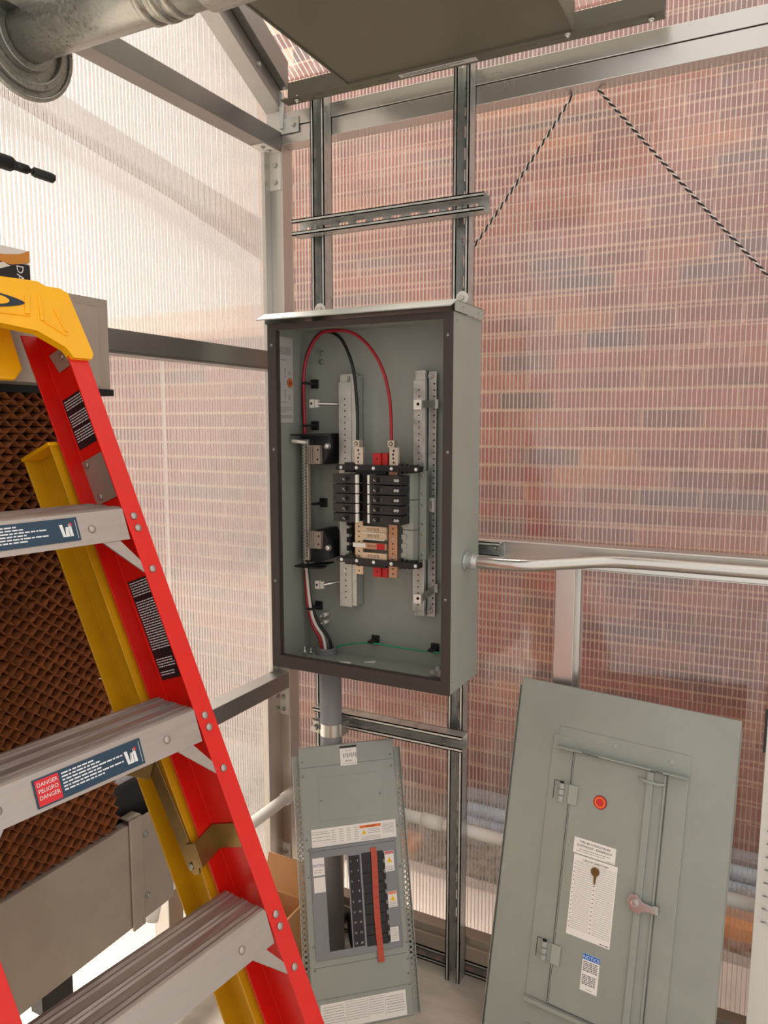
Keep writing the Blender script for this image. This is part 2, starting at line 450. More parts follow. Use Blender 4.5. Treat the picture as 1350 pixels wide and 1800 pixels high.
b = MB(['rail_steel']); b.box((XP, Y0, 2.25), (XW, YW, 2.30)); b.build('top_rail', wl, .0015)
b = MB(['rail_steel']); b.box((XP, Y0, 1.657), (XW-.001, YW, 1.704)); b.box((XP, Y0, 1.652), (XW+.004, YW, 1.656)); b.build('middle_rail', wl, .001)
b = MB(['rail_steel']); b.box((XP, Y0, .724), (XW-.001, YW, .772)); b.build('lower_rail', wl, .0015)
b = MB(['aluminium']); b.box((XP, Y0, .045), (XW-.001, YW, .10)); b.build('bottom_rail', wl, .0015)
b = MB(['aluminium']); b.box((XP, 1.30, .10), (XW-.002, 1.35, .724)); b.build('stub_post', wl, .0015)
b = MB(['aluminium']); b.box((XP, 1.757, .10), (XP+.02, YW, .724)); b.build('glazing_bar', wl, .001)
b = MB(['aluminium']); b.box((XP, 1.795, .772), (XP+.012, YW, 2.25)); b.build('glazing_bar', wl, .001)
b = MB(['poly_rib']); b.box((XP+.0005, 1.385, .772), (XP+.003, 1.392, 1.652)); b.build('sheet_joint', wl)
# rafter along the gable
def raf(y): return 2.338+.54*(1.856-y)
b = MB(['rail_steel'])
b.prism([(XP, Y0, raf(Y0)), (XP, YW+.02, raf(YW+.02)), (XP, YW+.02, raf(YW+.02)+.05), (XP, Y0, raf(Y0)+.05)], (XW-XP+.001, 0, 0)); b.build('rafter', wl, .001)
b = MB(['rail_steel'])
b.prism([(XP+.005, Y0, raf(Y0)+.052), (XP+.005, YW, raf(YW)+.052), (XP+.005, YW, raf(YW)+.122), (XP+.005, Y0, raf(Y0)+.122)], (XW-XP+.02, 0, 0)); b.build('gable_trim', wl, .001)
# corner angle brackets: one leg on the post, one on the rail
def bracket(zr, zdir, yl=.075, zl=.10, chamfer=False):
    b = MB(['white_plate'])
    y = YW-.003
    b.box((XP+.003, y, zr), (XW-.003, YW, zr+zdir*zl))
    b.box((XP+.003, y-yl, zr), (XW-.003, y, zr+zdir*.003))
    if chamfer: b.prism([(XW-.006, y, zr), (XW-.006, y-.05, zr), (XW-.006, y, zr+zdir*.05)], (.003, 0, 0))
    br = b.build('corner_bracket', wl, .0006)
    xm = (XP+XW)/2
    for f in (.35, .8): inst('bolt', ME_BOLT, br, (xm+.006, y, zr+zdir*zl*f), (0, -1, 0))
    for f in (.4, .8): inst('bolt', ME_BOLT, br, (xm+.006, y-yl*f, zr+zdir*.003), (0, 0, zdir))
bracket(2.25, -1); bracket(.724, -1, zl=.085); bracket(.10, 1, zl=.13, chamfer=True)
# bent clip where rafter meets beam
b = MB(['galvanised']); b.box((XW+.001, YW-.012, 2.305), (XW+.012, YW-.002, 2.40)); b.box((XW+.001, YW-.006, 2.292), (XW+.06, YW-.003, 2.332)); cl = b.build('rafter_clip', wl, .0008)
inst('bolt', ME_BOLT, cl, (XW+.044, YW-.006, 2.312), (0, -1, 0))
inst('bolt', ME_BOLT, cl, (XW+.001, 1.72, raf(1.72)+.025), (1, 0, 0))

# roof
ce = setting('ceiling')
for nm, dz in (('lower_sheet', 0), ('upper_sheet', TH)):
    b = MB(['poly_skin']); b.add([(XP, YP, roof_z(YP)+dz), (XR, YP, roof_z(YP)+dz), (XR, Y0, roof_z(Y0)+dz), (XP, Y0, roof_z(Y0)+dz)], [(0, 1, 2, 3)]); b.build(nm, ce)
b = MB(['poly_rib']); x = XP
while x < XR:
    b.add([(x, YP, roof_z(YP)), (x, Y0, roof_z(Y0)), (x, Y0, roof_z(Y0)+TH), (x, YP, roof_z(YP)+TH)], [(0, 1, 2, 3)]); x += PITCH*1.5
tag(b.build('sheet_ribs', ce), kind='stuff')

# ------------------------------------------------------------------ outside the greenhouse
go = setting('ground_outside')
b = MB(['ground']); b.box((-6, -3, -.30), (-1.36, 5, -.02)); b.build('pale_paving', go)
b = MB(['ground_dark']); b.box((-1.36, 1.91, -.30), (3, 5, -.02)); b.build('bare_soil', go)

YB = 2.78; CO = .0677; BL = .204
bw = setting('wall_neighbour')
b = MB(['mortar']); b.box((-2.05, YB+.006, -.02), (1.9, YB+.12, 3.26)); b.box((-3.7, YB+.006, -.02), (-2.05, YB+.12, 1.93)); b.build('mortar', bw)
def px(p):
    d = Vector(p)-Vector((0, 0, 1.5)); z = d.dot(_F)
    return (675+1340*d.dot(_R)/z, 900-1340*d.dot(_U)/z, z) if z > .1 else (-9e3, -9e3, 9e3)
bricks = []
for r in range(int(3.26/CO)):
    z = r*CO
    x = -3.7+(BL/2 if r % 2 else 0)
    while x < 1.9-BL:
        if x >= -2.05 or z < 1.86: bricks.append((x+BL/2, z+CO/2))
        x += BL
def hidden(x, z):
    u, v, d = px((x, YB, z))
    if not (-60 < u < 1410 and -30 < v < 1830): return True
    if 495 < u < 820 and 590 < v < 1160: return True
    if 930 < u < 1270 and v > 1290: return True
    if u < 190 and v > 530: return True
    if v > 1440: return True
    if u < 1150 and v < 40: return True
    return False
vis = sorted([q for q in bricks if not hidden(*q)], key=lambda q: px((q[0], YB, q[1]))[2])
near = set(vis[:300])
bm = MB(['brick_single']); bm.box((-.097, 0, -.0288), (.097, .03, .0288)); ME_BRICK = bm.mesh('brick')
bp = random.Random(3)
mb = MB(['brick_many']); tones = []
for q in bricks:
    dy = bp.uniform(-.003, .003)
    if q in near:
        o = bpy.data.objects.new('brick', ME_BRICK); COL.objects.link(o); o.parent = bw; o.location = (q[0]+bp.uniform(-.002, .002), YB+dy, q[1]+bp.uniform(-.001, .001))
    else:
        mb.box((q[0]-.097, YB+dy, q[1]-.0288), (q[0]+.097, YB+dy+.03, q[1]+.0288)); tones += [bp.random()]*6
o = mb.build('far_bricks', bw); tag(o, kind='stuff')
at = o.data.attributes.new('tone', 'FLOAT', 'FACE'); at.data.foreach_set('value', tones)
# pale rendered wall further left, and an added board imitating a diagonal shadow band
b = MB(['light_wall']); b.box((-6.2, YB+.9, -.02), (-2.05, YB+1.0, 2.2)); tag(b.build('wall_rendered'), kind='structure')
b = MB(['shadow_band_brown'])
b.prism([(-1.95, 1.0, 2.585), (-1.95, 1.71, 2.475), (-1.95, 2.14, 2.415), (-1.95, 2.785, 2.33), (-1.95, 2.785, 2.17), (-1.95, 2.14, 2.31), (-1.95, 1.71, 2.38), (-1.95, 1.0, 2.49)], (-.03, 0, 0))
b.prism([(-1.99, 1.02, -.02), (-1.99, 1.07, -.02), (-1.99, 1.07, 2.55), (-1.99, 1.02, 2.56)], (-.05, 0, 0))
tag(b.build('shadow_band_board'), 'added sloping board standing in for a shadow band on the left wall', 'board')

# gravel
b = MB(['stone']); rg = random.Random(11)
ico = []
t = (1+5**.5)/2
for p in [(-1, t, 0), (1, t, 0), (-1, -t, 0), (1, -t, 0), (0, -1, t), (0, 1, t), (0, -1, -t), (0, 1, -t), (t, 0, -1), (t, 0, 1), (-t, 0, -1), (-t, 0, 1)]: ico.append(Vector(p).normalized())
icf = [(0, 11, 5), (0, 5, 1), (0, 1, 7), (0, 7, 10), (0, 10, 11), (1, 5, 9), (5, 11, 4), (11, 10, 2), (10, 7, 6), (7, 1, 8), (3, 9, 4), (3, 4, 2), (3, 2, 6), (3, 6, 8), (3, 8, 9), (4, 9, 5), (2, 4, 11), (6, 2, 10), (8, 6, 7), (9, 8, 1)]
for k in range(1700):
    c = Vector((rg.uniform(-1.9, .5), rg.uniform(2.24, 2.56), rg.uniform(-.03, .0))); s = rg.uniform(.012, .03)
    sc = Vector((rg.uniform(.7, 1.3), rg.uniform(.7, 1.3), rg.uniform(.5, .9)))*s
    b.add([(c.x+v.x*sc.x*rg.uniform(.8, 1.2), c.y+v.y*sc.y*rg.uniform(.8, 1.2), c.z+.02+v.z*sc.z) for v in ico], icf)
tag(b.build('gravel'), 'loose grey gravel outside, between the white board and the brick wall', 'gravel', kind='stuff')
b = MB(['foam_white']); b.box((-1.24, 1.93, -.02), (.7, 2.215, .03)); tag(b.build('insulation_board', None, .003), 'flat white board on the ground outside, at the foot of the back wall', 'board')
pg = 'stacked pale blue pipes outside'
PIPES = [((2.58, .006), 'lowest pale blue pipe at the front of the stack by the brick wall'), ((2.606, .049), 'pale blue pipe on the middle row of the stack, nearest the greenhouse'),
         ((2.632, .092), 'topmost pale blue pipe of the stack by the brick wall')]
for (y, z), lb in PIPES:
    b = MB(['pvc_blue', 'hole_dark']); x0 = -.985-(.02 if z > .05 else 0)
    b.tube([(x0, y, z), (1.7, y, z)], .0245, 18); b.tube([(x0, y, z), (x0+.10, y, z)], .0250, 18); b.cyl((x0-.001, y, z), (x0, y, z), .02, 14, 1)
    tag(b.build('pipe'), lb, 'pipe', pg)
b = MB(['paver_orange']); b.box((-.20, 2.30, .0), (.25, 2.42, .055)); tag(b.build('paver', None, .004), 'orange paver among the gravel, behind the tall grey cover', 'paver', 'loose orange pavers outside')
b = MB(['paver_orange']); b.box((-1.16, 2.26, .0), (-1.05, 2.34, .06)); tag(b.build('paver', None, .004), 'small orange block on the gravel, behind the perforated trim panel', 'paver', 'loose orange pavers outside')

# two thin twisted cords hanging on the inside of the back sheet
for (p0, p1, lb) in (((-.468, 2.272), (-.720, 1.940), 'black and white twisted cord falling steeply towards the tall upright channel'), ((-.418, 2.272), (-.020, 1.792), 'black and white twisted cord sloping away from the tall upright channel')):
    n = 240; L_ = math.hypot(p1[0]-p0[0], p1[1]-p0[1]); d = Vector(((p1[0]-p0[0])/L_, 0, (p1[1]-p0[1])/L_)); nn = Vector((-d.z, 0, d.x)); root = thing('cord', lb, 'cord', (p0[0], YP-.006, p0[1]), 'cords against the back wall')
    for ph, m_, r_ in ((0, 'black_plastic', .0024), (math.pi, 'white_wire', .0014)):
        b = MB([m_]); pts = []
        for i in range(n+1):
            t_ = i/n; a_ = 2*math.pi*L_*t_/.021+ph
            pts.append(Vector((p0[0], YP-.0055, p0[1]))+d*(L_*t_)+nn*(.0016*math.cos(a_)-.003*math.sin(math.pi*t_)*(1 if p1[0] > p0[0] else -1))+Vector((0, .0016*math.sin(a_), 0)))
        b.tube(pts, r_, 6); b.build('strand', root)

# ================================================================== STRUT CHANNELS
def strut(label, p0, ax, L, op, sec=.0413, slot0=.02, group='slotted strut channels', web=True):
    """slotted C channel: p0 = centre of the mouth at its start, ax = run, op = the way the mouth faces"""
    ax = Vector(ax).normalized(); op = Vector(op).normalized(); w = ax.cross(op); p0 = Vector(p0); h = sec/2
    def P(a, c, d): return tuple(p0+ax*a+w*c-op*d)     # along, across, depth from the mouth
    root = thing('strut_channel', label, 'channel', tuple(p0), group)
    b = MB(['galvanised']); t = .0026
    for s in (-1, 1):
        b.plate(0, L, 0, sec, t, [], lambda a, d, c, s=s: P(a, s*(h-c), d))
        b.plate(0, L, h-.0095, h, t, [], lambda a, c, d, s=s: P(a, s*c, d))
        b.plate(0, L, 0, .007, t*.8, [], lambda a, d, c, s=s: P(a, s*(h-.0095+c), d))
    b.build('channel', root)
    hs = []; a = slot0
    while a+.028 < L:
        hs.append((a, a+.028, -.007, .007)); a += .0508
    b = MB(['galvanised']); b.plate(0, L, -h, h, t, hs, lambda a, c, d: P(a, c, sec-d)); b.build('slotted_web', root)
    return root
sR = strut('tall upright slotted channel running from concrete floor past the breaker box', (-.7155, 1.7815, .0), (0, 0, 1), 2.36, (0, -1, 0), slot0=.012)
sL = strut('upright slotted channel beside the corner post, mostly behind the breaker box', (-1.1225, 1.7815, .0), (0, 0, 1), 2.40, (0, -1, 0), slot0=.03)
sU = strut('horizontal slotted channel bolted across the uprights above the breaker box', (-1.177, 1.7395, 2.019), (1, 0, 0), .536, (0, -1, 0), slot0=.022)
sD = strut('horizontal slotted channel below the breaker box, holding the grey conduit', (-1.128, 1.7395, .693), (1, 0, 0), .449, (0, -1, 0), slot0=.03)
sM = strut('short dark channel stub behind the bent metal conduit', (-.683, 1.7815, 1.192), (1, 0, 0), .080, (0, -1, 0), slot0=.045)
sF = strut('slotted channel lying along the floor at the foot of the back wall', (-1.255, 1.8235, .0225), (1, 0, 0), 1.9, (0, -1, 0), sec=.0405, slot0=.04)
for s, pts in ((sU, [(-1.1225, 1.776, 2.019), (-.7155, 1.776, 2.019)]), (sD, [(-.7155, 1.776, .693)]), (sM, [(-.63, 1.818, 1.192)])):
    for p in pts: inst('bolt', ME_BOLT, s, p, (0, -1, 0))

# ================================================================== BREAKER BOX
EX0, EX1, EY0, EY1, EZ0, EZ1 = -1.157, -.657, 1.60, 1.78, .872, 1.752
en = thing('breaker_box', 'open grey steel breaker box with black breakers, fixed to two upright channels', 'electrical box', ((EX0+EX1)/2, EY1, EZ0))
t = .003
b = MB(['grey_paint']); b.box((EX0, EY1-t, EZ0), (EX1, EY1, EZ1)); b.build('back_panel', en)
b = MB(['grey_paint']); b.box((EX0, EY0, EZ0), (EX0+t, EY1-t, EZ1)); b.build('side_panel', en)
b = MB(['grey_paint']); b.box((EX1-t, EY0, EZ0), (EX1, EY1-t, EZ1)); sp = b.build('side_panel', en)
b = MB(['grey_paint']); b.box((EX0+t, EY0, EZ0), (EX1-t, EY1-t, EZ0+t)); b.build('bottom_panel', en)
b = MB(['grey_paint']); b.box((EX0+t, EY0, EZ1-t), (EX1-t, EY1-t, EZ1)); b.build('top_panel', en)
fw = .024
b = MB(['gasket']); b.plate(EX0-.001, EX1+.001, EZ0-.001, EZ1, .006, [(EX0+.025, EX1-.022, EZ0+.032, EZ1-.016)], lambda a, c, d: (a, EY0-.004+d, c)); b.build('gasket_frame', en, .0015)
b = MB(['gasket']); b.box((EX1-.0225, EY0+.002, EZ0+.032), (EX1-.0205, EY0+.012, EZ1-.016)); b.box((EX0+.024, EY0+.002, EZ0+.03), (EX0+.026, EY0+.012, EZ1-.016)); b.box((EX0+.025, EY0+.002, EZ0+.030), (EX1-.022, EY0+.012, EZ0+.033)); b.build('flange_return', en)
for x in (EX0+.012, EX1-.011):
    for z in (1.70, 1.44, 1.10): inst('screw', ME_PAINTED_SCREW, en, (x if z != 1.44 else x+.002, EY0-.004, z), (0, -1, 0))
# rain cap with flared lip
b = MB(['grey_paint_edge']); c0, c1, zt = EX0-.009, EX1+.006, 1.777
b.box((c0, EY0-.002, zt-.002), (c1, EY1, zt)); b.box((c1-.002, EY0-.002, 1.752), (c1, EY1, zt)); b.box((c0, EY0-.002, 1.752), (c0+.002, EY1, zt))
b.prism([(c0-.006, EY0-.030, zt-.016), (c0, EY0-.002, zt), (c0, EY0-.002, zt-.003), (c0-.006, EY0-.030, zt-.019)], (c1-c0+.006, 0, 0))
b.build('rain_cap', en, .0006)
for y in (1.64, 1.74): inst('screw', ME_PAINTED_SCREW, en, (c1, y, 1.764), (1, 0, 0))
for x in (-1.113, -.706):
    b = MB(['zinc', 'white_plate']); b.box((x-.012, 1.7785, zt-.03), (x+.012, 1.7812, zt+.032)); b.cyl((x, 1.7785, zt+.032), (x, 1.7735, zt+.032), .0155, 22, 1); b.cyl((x, 1.7735, zt+.032), (x, 1.766, zt+.032), .007, 6)
    b.build('mounting_ear', en)
for z in (EZ0+.03, 1.40, 1.735): inst('screw', ME_PAINTED_SCREW, sp, (EX1, 1.62 if z > 1 else 1.615, z), (1, 0, 0))
inst('screw', ME_PAINTED_SCREW, sp, (EX1, 1.765, EZ0+.045), (1, 0, 0))

def rail(nm, x0, x1, y, z0, z1, hx, mats=('galvanised', 'hole_dark'), depth=.018, pitch=.0155, hr=.0022):
    b = MB(list(mats)); b.box((x0, y, z0), (x1, y+.0022, z1)); b.box((x0, y+.0022, z0), (x0+.002, y+depth, z1)); b.box((x1-.002, y+.0022, z0), (x1, y+depth, z1))
    z = z0+.025
    while z < z1-.03:
        b.cyl((hx, y+.0005, z), (hx, y-.0003, z), hr, 8, 1); z += pitch
    return b.build(nm, en, .0008)
rl = rail('mounting_rail', -1.033, -.996, 1.735, 1.017, 1.612, -1.0145)
b = MB(['galvanised']); b.box((-1.035, 1.745, 1.60), (-.992, 1.775, 1.634)); b.box((-.996, 1.737, 1.02), (-.982, 1.772, 1.63)); b.build('rail_foot', en, .001)
b = MB(['galvanised']); b.box((-.817, 1.735, 1.028), (-.7855, 1.738, 1.612)); b.box((-.815, 1.741, 1.015), (-.788, 1.775, 1.636)); z = 1.04
rr = b.build('mounting_rail', en, .0008)
b = MB(['hole_dark']); z = 1.045
while z < 1.60: b.cyl((-.8015, 1.7352, z), (-.8015, 1.7345, z), .002, 8); z += .0155
b.build('rail_holes', rr)
b = MB(['galvanised', 'hole_dark']); b.box((-.7855, 1.758, 1.012), (-.765, 1.762, 1.634)); z = 1.045
while z < 1.61: b.cyl((-.7705, 1.7585, z), (-.7705, 1.7575, z), .0024, 8, 1); z += .0155
b.build('slotted_strip', en, .001)
for p in ((-1.012, 1.742, 1.622), (-.779, 1.757, 1.622), (-.778, 1.757, 1.026)): inst('bolt', ME_BOLT, en, p, (0, -1, 0))
for z in (1.694, 1.671): inst('bolt', ME_BOLT, en, (-1.111, 1.775, z), (0, -1, 0))
for z in (.979, .958):
    b = MB(['white_plate', 'zinc']); b.cyl((-1.095, 1.775, z), (-1.098, 1.755, z), .006, 12); b.cyl((-1.098, 1.756, z), (-1.103, 1.742, z-.002), .003, 8, 1); b.build('standoff_screw', en)
# bolt-on tabs that hold the inner trim
for (x, z, x2, z2) in ((-1.089, 1.557, -1.035, 1.556), (-1.078, 1.076, -1.035, 1.083)):
    b = MB(['white_plate', 'zinc', 'hole_dark']); b.box((x-.011, 1.698, z-.011), (x+.002, 1.708, z+.011)); b.box((x+.004, 1.70, z-.010), (x+.012, 1.71, z+.010)); b.cyl((x-.005, 1.6985, z), (x-.005, 1.6975, z), .0034, 10, 2)
    b.cyl((x+.01, 1.706, z), (x2, 1.742, z2), .0042, 10, 1); b.build('trim_support', en, .0006)
for (x, z, dz) in ((-.785, 1.552, 0), (-.783, 1.070, .018)):
    b = MB(['white_plate', 'galvanised', 'hole_dark']); b.box((x-.015, 1.70, z-.013), (x+.006, 1.71, z+.010)); b.cyl((x-.003, 1.7005, z), (x-.003, 1.6995, z), .004, 10, 2)
    b.prism([(x+.004, 1.706, z-.009), (x+.02, 1.75, z-.009+dz), (x+.02, 1.75, z+.011+dz), (x+.004, 1.706, z+.009)], (.002, .004, 0), 1); b.box((x+.012, 1.75, z-.01+dz), (x+.028, 1.757, z+.012+dz), 1); b.build('trim_support', en, .0006)

# instruction sheet on the inside of the hinge side
xs = EX0+.0035
b = MB(['grey_paper', 'print_grey', 'print_orange', 'print_black', 'white_paper'])
b.box((xs, 1.607, 1.508), (xs+.0006, 1.702, 1.727))
def sq(y0, y1, z0, z1, mi): b.add([(xs+.0009, y0, z0), (xs+.0009, y1, z0), (xs+.0009, y1, z1), (xs+.0009, y0, z1)], [(0, 1, 2, 3)], mi)
sq(1.614, 1.635, 1.7115, 1.7135, 3)
for k in range(5): sq(1.613, 1.695-.004*(k % 2), 1.699-.004*k, 1.701-.004*k, 1)
for (y, z) in ((1.618, 1.655), (1.683, 1.640), (1.618, 1.594), (1.683, 1.578)):
    for k in range(4): sq(y-.004, y+.007, z-.003*k, z-.003*k+.0014, 1)
for (y, z) in ((1.640, 1.640), (1.664, 1.625), (1.642, 1.585), (1.664, 1.570)):
    sq(y, y+.0015, z, z+.022, 3); sq(y-.003, y+.006, z+.021, z+.0225, 1)
sq(1.645, 1.672, 1.668, 1.670, 1); sq(1.640, 1.672, 1.560, 1.562, 1)
for k in range(3): sq(1.622, 1.692-.02*(k == 2), 1.545-.005*k, 1.5468-.005*k, 1)
for k in range(2): sq(1.616, 1.696, 1.524-.005*k, 1.526-.005*k, 1)
b.cyl((xs+.0007, 1.687, 1.611), (xs+.0013, 1.687, 1.611), .0125, 20, 3); b.cyl((xs+.0013, 1.687, 1.611), (xs+.0016, 1.687, 1.611), .0115, 20, 2); b.cyl((xs+.0016, 1.687, 1.611), (xs+.0019, 1.687, 1.611), .0065, 16, 3)
b.box((xs+.0019, 1.6855, 1.606), (xs+.0022, 1.6885, 1.616), 2)
b.build('instruction_sheet', en, label='pale printed instruction sheet with a round orange mark')

# neutral bar with its two black stand-off brackets
nb = MB(['tin']); nb.box((-1.122, 1.693, 1.141), (-1.104, 1.706, 1.464)); nbar = nb.build('neutral_bar', en, .001)
b = MB(['zinc', 'hole_dark']); z = 1.150; k = 0
while z < 1.462:
    for xx in (-1.1175, -1.1085):
        b.cyl((xx, 1.6935, z+.004*(xx > -1.11)), (xx, 1.691, z+.004*(xx > -1.11)), .0032, 8); b.box((xx-.002, 1.6905, z-.0006+.004*(xx > -1.11)), (xx+.002, 1.6912, z+.0006+.004*(xx > -1.11)), 1)
    z += .0085
tag(b.build('terminal_screws', nbar), kind='stuff')
b = MB(['white_plate']); b.cyl((-1.106, 1.688, 1.456), (-1.140, 1.672, 1.460), .0048, 10); b.build('neutral_lug_screw', en)
b = MB(['black_plastic']); b.prism([(-1.136, 1.70, 1.478), (-1.046, 1.70, 1.480), (-1.044, 1.70, 1.442), (-1.049, 1.70, 1.418), (-1.058, 1.70, 1.398), (-1.09, 1.70, 1.398), (-1.108, 1.70, 1.44)], (0, .073, 0)); b.box((-1.146, 1.675, 1.473), (-1.046, 1.72, 1.4775)); b.build('standoff_bracket', en, .001)
b = MB(['black_plastic']); b.prism([(-1.108, 1.70, 1.165), (-1.086, 1.70, 1.225), (-1.062, 1.70, 1.227), (-1.046, 1.70, 1.195), (-1.043, 1.70, 1.150), (-1.075, 1.70, 1.138), (-1.122, 1.70, 1.136)], (0, .073, 0)); b.box((-1.139, 1.675, 1.124), (-1.058, 1.71, 1.1285)); b.prism([(-1.118, 1.70, 1.127), (-1.058, 1.70, 1.134), (-1.058, 1.70, 1.130), (-1.118, 1.70, 1.123)], (0, .05, 0)); b.build('standoff_bracket', en, .001)
for z0, z1 in ((1.400, 1.449), (1.176, 1.222)):
    b = MB(['dull_metal', 'hole_dark']); b.box((-1.103, 1.688, z0), (-1.063, 1.701, z1)); b.cyl((-1.069, 1.6885, z1-.012), (-1.069, 1.6872, z1-.012), .0026, 8, 1); b.cyl((-1.070, 1.6885, z0+.012), (-1.070, 1.6872, z0+.012), .0026, 8, 1)
    for k in range(3): b.box((-1.099+.007*k, 1.6872, z0+.003), (-1.0985+.007*k, 1.6885, z1-.003), 1)
    b.build('bond_strap', en, .001)
for z in (1.447, 1.181):
    b = MB(['chrome']); b.cyl((-1.052, 1.698, z), (-1.040, 1.688, z), .005, 12, 0, .0095); b.dome((-1.040, 1.688, z), (.77, -.64, 0), .0095, .008); b.build('acorn_nut', en)

# busbars, lugs, insulators
for x0, x1, nm in ((-.960, -.937, 'busbar'), (-.863, -.839, 'busbar')):
    b = MB(['cream_metal' if x0 < -.9 else 'copper_metal', 'hole_dark']); b.box((x0, 1.690, 1.119), (x1, 1.696, 1.40)); z = 1.128
    while z < 1.25: b.cyl(((x0+x1)/2, 1.6905, z), ((x0+x1)/2, 1.6895, z), .0022, 8, 1); z += .0128
    b.build(nm, en, .0008)
for z, m in ((1.2385, 'cream_metal'), (1.222, 'cream_metal'), (1.196, 'copper_metal'), (1.1705, 'cream_metal')):
    b = MB([m, 'hole_dark', 'red_plastic', 'white_plate']); b.box((-.937, 1.684, z-.008), (-.866, 1.692, z+.008))
    for k in range(4): b.cyl((-.918+.009*k, 1.6842, z), (-.918+.009*k, 1.6835, z), .0034, 10, 1); b.cyl((-.918+.009*k, 1.6838, z), (-.918+.009*k, 1.6828, z), .0022, 10, 0)
    if m == 'copper_metal': b.box((-.893, 1.682, z-.0075), (-.872, 1.693, z+.0075), 2); b.box((-.962, 1.6815, z-.005), (-.925, 1.684, z+.006), 3)
    else: b.box((-.934, 1.680, z-.010), (-.870, 1.683, z-.0075), 3)
    b.build('jumper_bar', en, .0006)
for x, z in ((-.850, 1.218), (-.850, 1.168)): inst('screw', ME_SCREW, en, (x, 1.69, z), (0, -1, 0))
for z0, z1 in ((1.402, 1.431), (1.116, 1.142)):
    b = MB(['red_plastic', 'hole_dark']); b.box((-.908, 1.690, z0), (-.885, 1.75, z1)); b.box((-.884, 1.694, z0), (-.868, 1.75, z1)); b.cyl((-.8965, 1.6905, (z0+z1)/2), (-.8965, 1.6893, (z0+z1)/2), .0022, 8, 1); b.build('insulator', en, .0015)
for x in (-.945, -.846):
    b = MB(['tin', 'hole_dark']); b.box((x-.012, 1.684, 1.402), (x+.012, 1.694, 1.446))
    for z in (1.409, 1.419, 1.429, 1.438): b.cyl((x+random.uniform(-.003, .003), 1.6842, z), (x, 1.6832, z), .0028, 8, 1)
    b.box((x-.022, 1.694, 1.446), (x-.004, 1.714, 1.463)); b.cyl((x-.013, 1.6942, 1.4545), (x-.013, 1.693, 1.4545), .0052, 12, 1); b.cyl((x-.013, 1.6938, 1.4545), (x-.013, 1.692, 1.4545), .0036, 6)
    b.build('cable_lug', en, .0008)
for z, zz in ((1.387, 1.401), (1.150, 1.163)):
    b = MB(['black_plastic']); b.box((-1.008, 1.675, z), (-.773, 1.70, zz)); b.box((-.985, 1.68, z-.006), (-.958, 1.70, zz+.006)); b.box((-.955, 1.683, z-.008), (-.868, 1.71, z+.006))
    for k in range(4): b.box((-.828+.012*k, 1.676, z-.005+.001*k), (-.821+.012*k, 1.70, zz+.006-.001*k))
    bar = b.build('cross_bar', en, .001)
    for x in (-.992, -.947, -.898, -.848, -.781): inst('pin', ME_PIN, bar, (x, 1.675, (z+zz)/2), (0, -1, 0))
# grey side covers and flanged screw strip
for z0, z1 in ((1.318, 1.389), (1.243, 1.3165), (1.166, 1.2415)):
    b = MB(['grey_paint_edge']); b.box((-.826, 1.694, z0), (-.797, 1.735, z1)); b.prism([(-.797, 1.694, z0), (-.790, 1.706, z0), (-.790, 1.735, z0), (-.797, 1.735, z0)], (0, 0, z1-z0))
    for k in range(3): b.box((-.829, 1.692, z0+.006+.023*k), (-.814, 1.7, z0+.018+.023*k))
    cv = b.build('wiring_cover', en, .001)
    inst('screw', ME_SCREW, cv, (-.782, 1.7172, z1-.012), (0, -1, 0)); inst('screw', ME_SCREW, cv, (-.782, 1.7172, z0+.014), (0, -1, 0))
b = MB(['grey_paint_edge']); b.box((-.790, 1.717, 1.166), (-.772, 1.735, 1.389)); b.build('cover_strip', en, .001)
b = MB(['grey_paint_edge', 'hole_dark']); b.box((-1.009, 1.70, 1.166), (-.984, 1.735, 1.262)); b.box((-.984, 1.715, 1.166), (-.972, 1.735, 1.262), 1)
for k in range(4): b.box((-.990, 1.698, 1.176+.022*k), (-.978, 1.716, 1.190+.022*k), 1)
b.build('wiring_cover', en, .001)
b = MB(['white_paper', 'print_black']); b.box((-.7865, 1.7565, 1.283), (-.768, 1.758, 1.318)); b.box((-.777, 1.7558, 1.29), (-.7755, 1.7566, 1.311), 1); b.build('rating_sticker', en)
b = MB(['breaker_dark']); b.box((-.930, 1.675, 1.257), (-.905, 1.70, 1.381)); b.build('breaker_base', en)

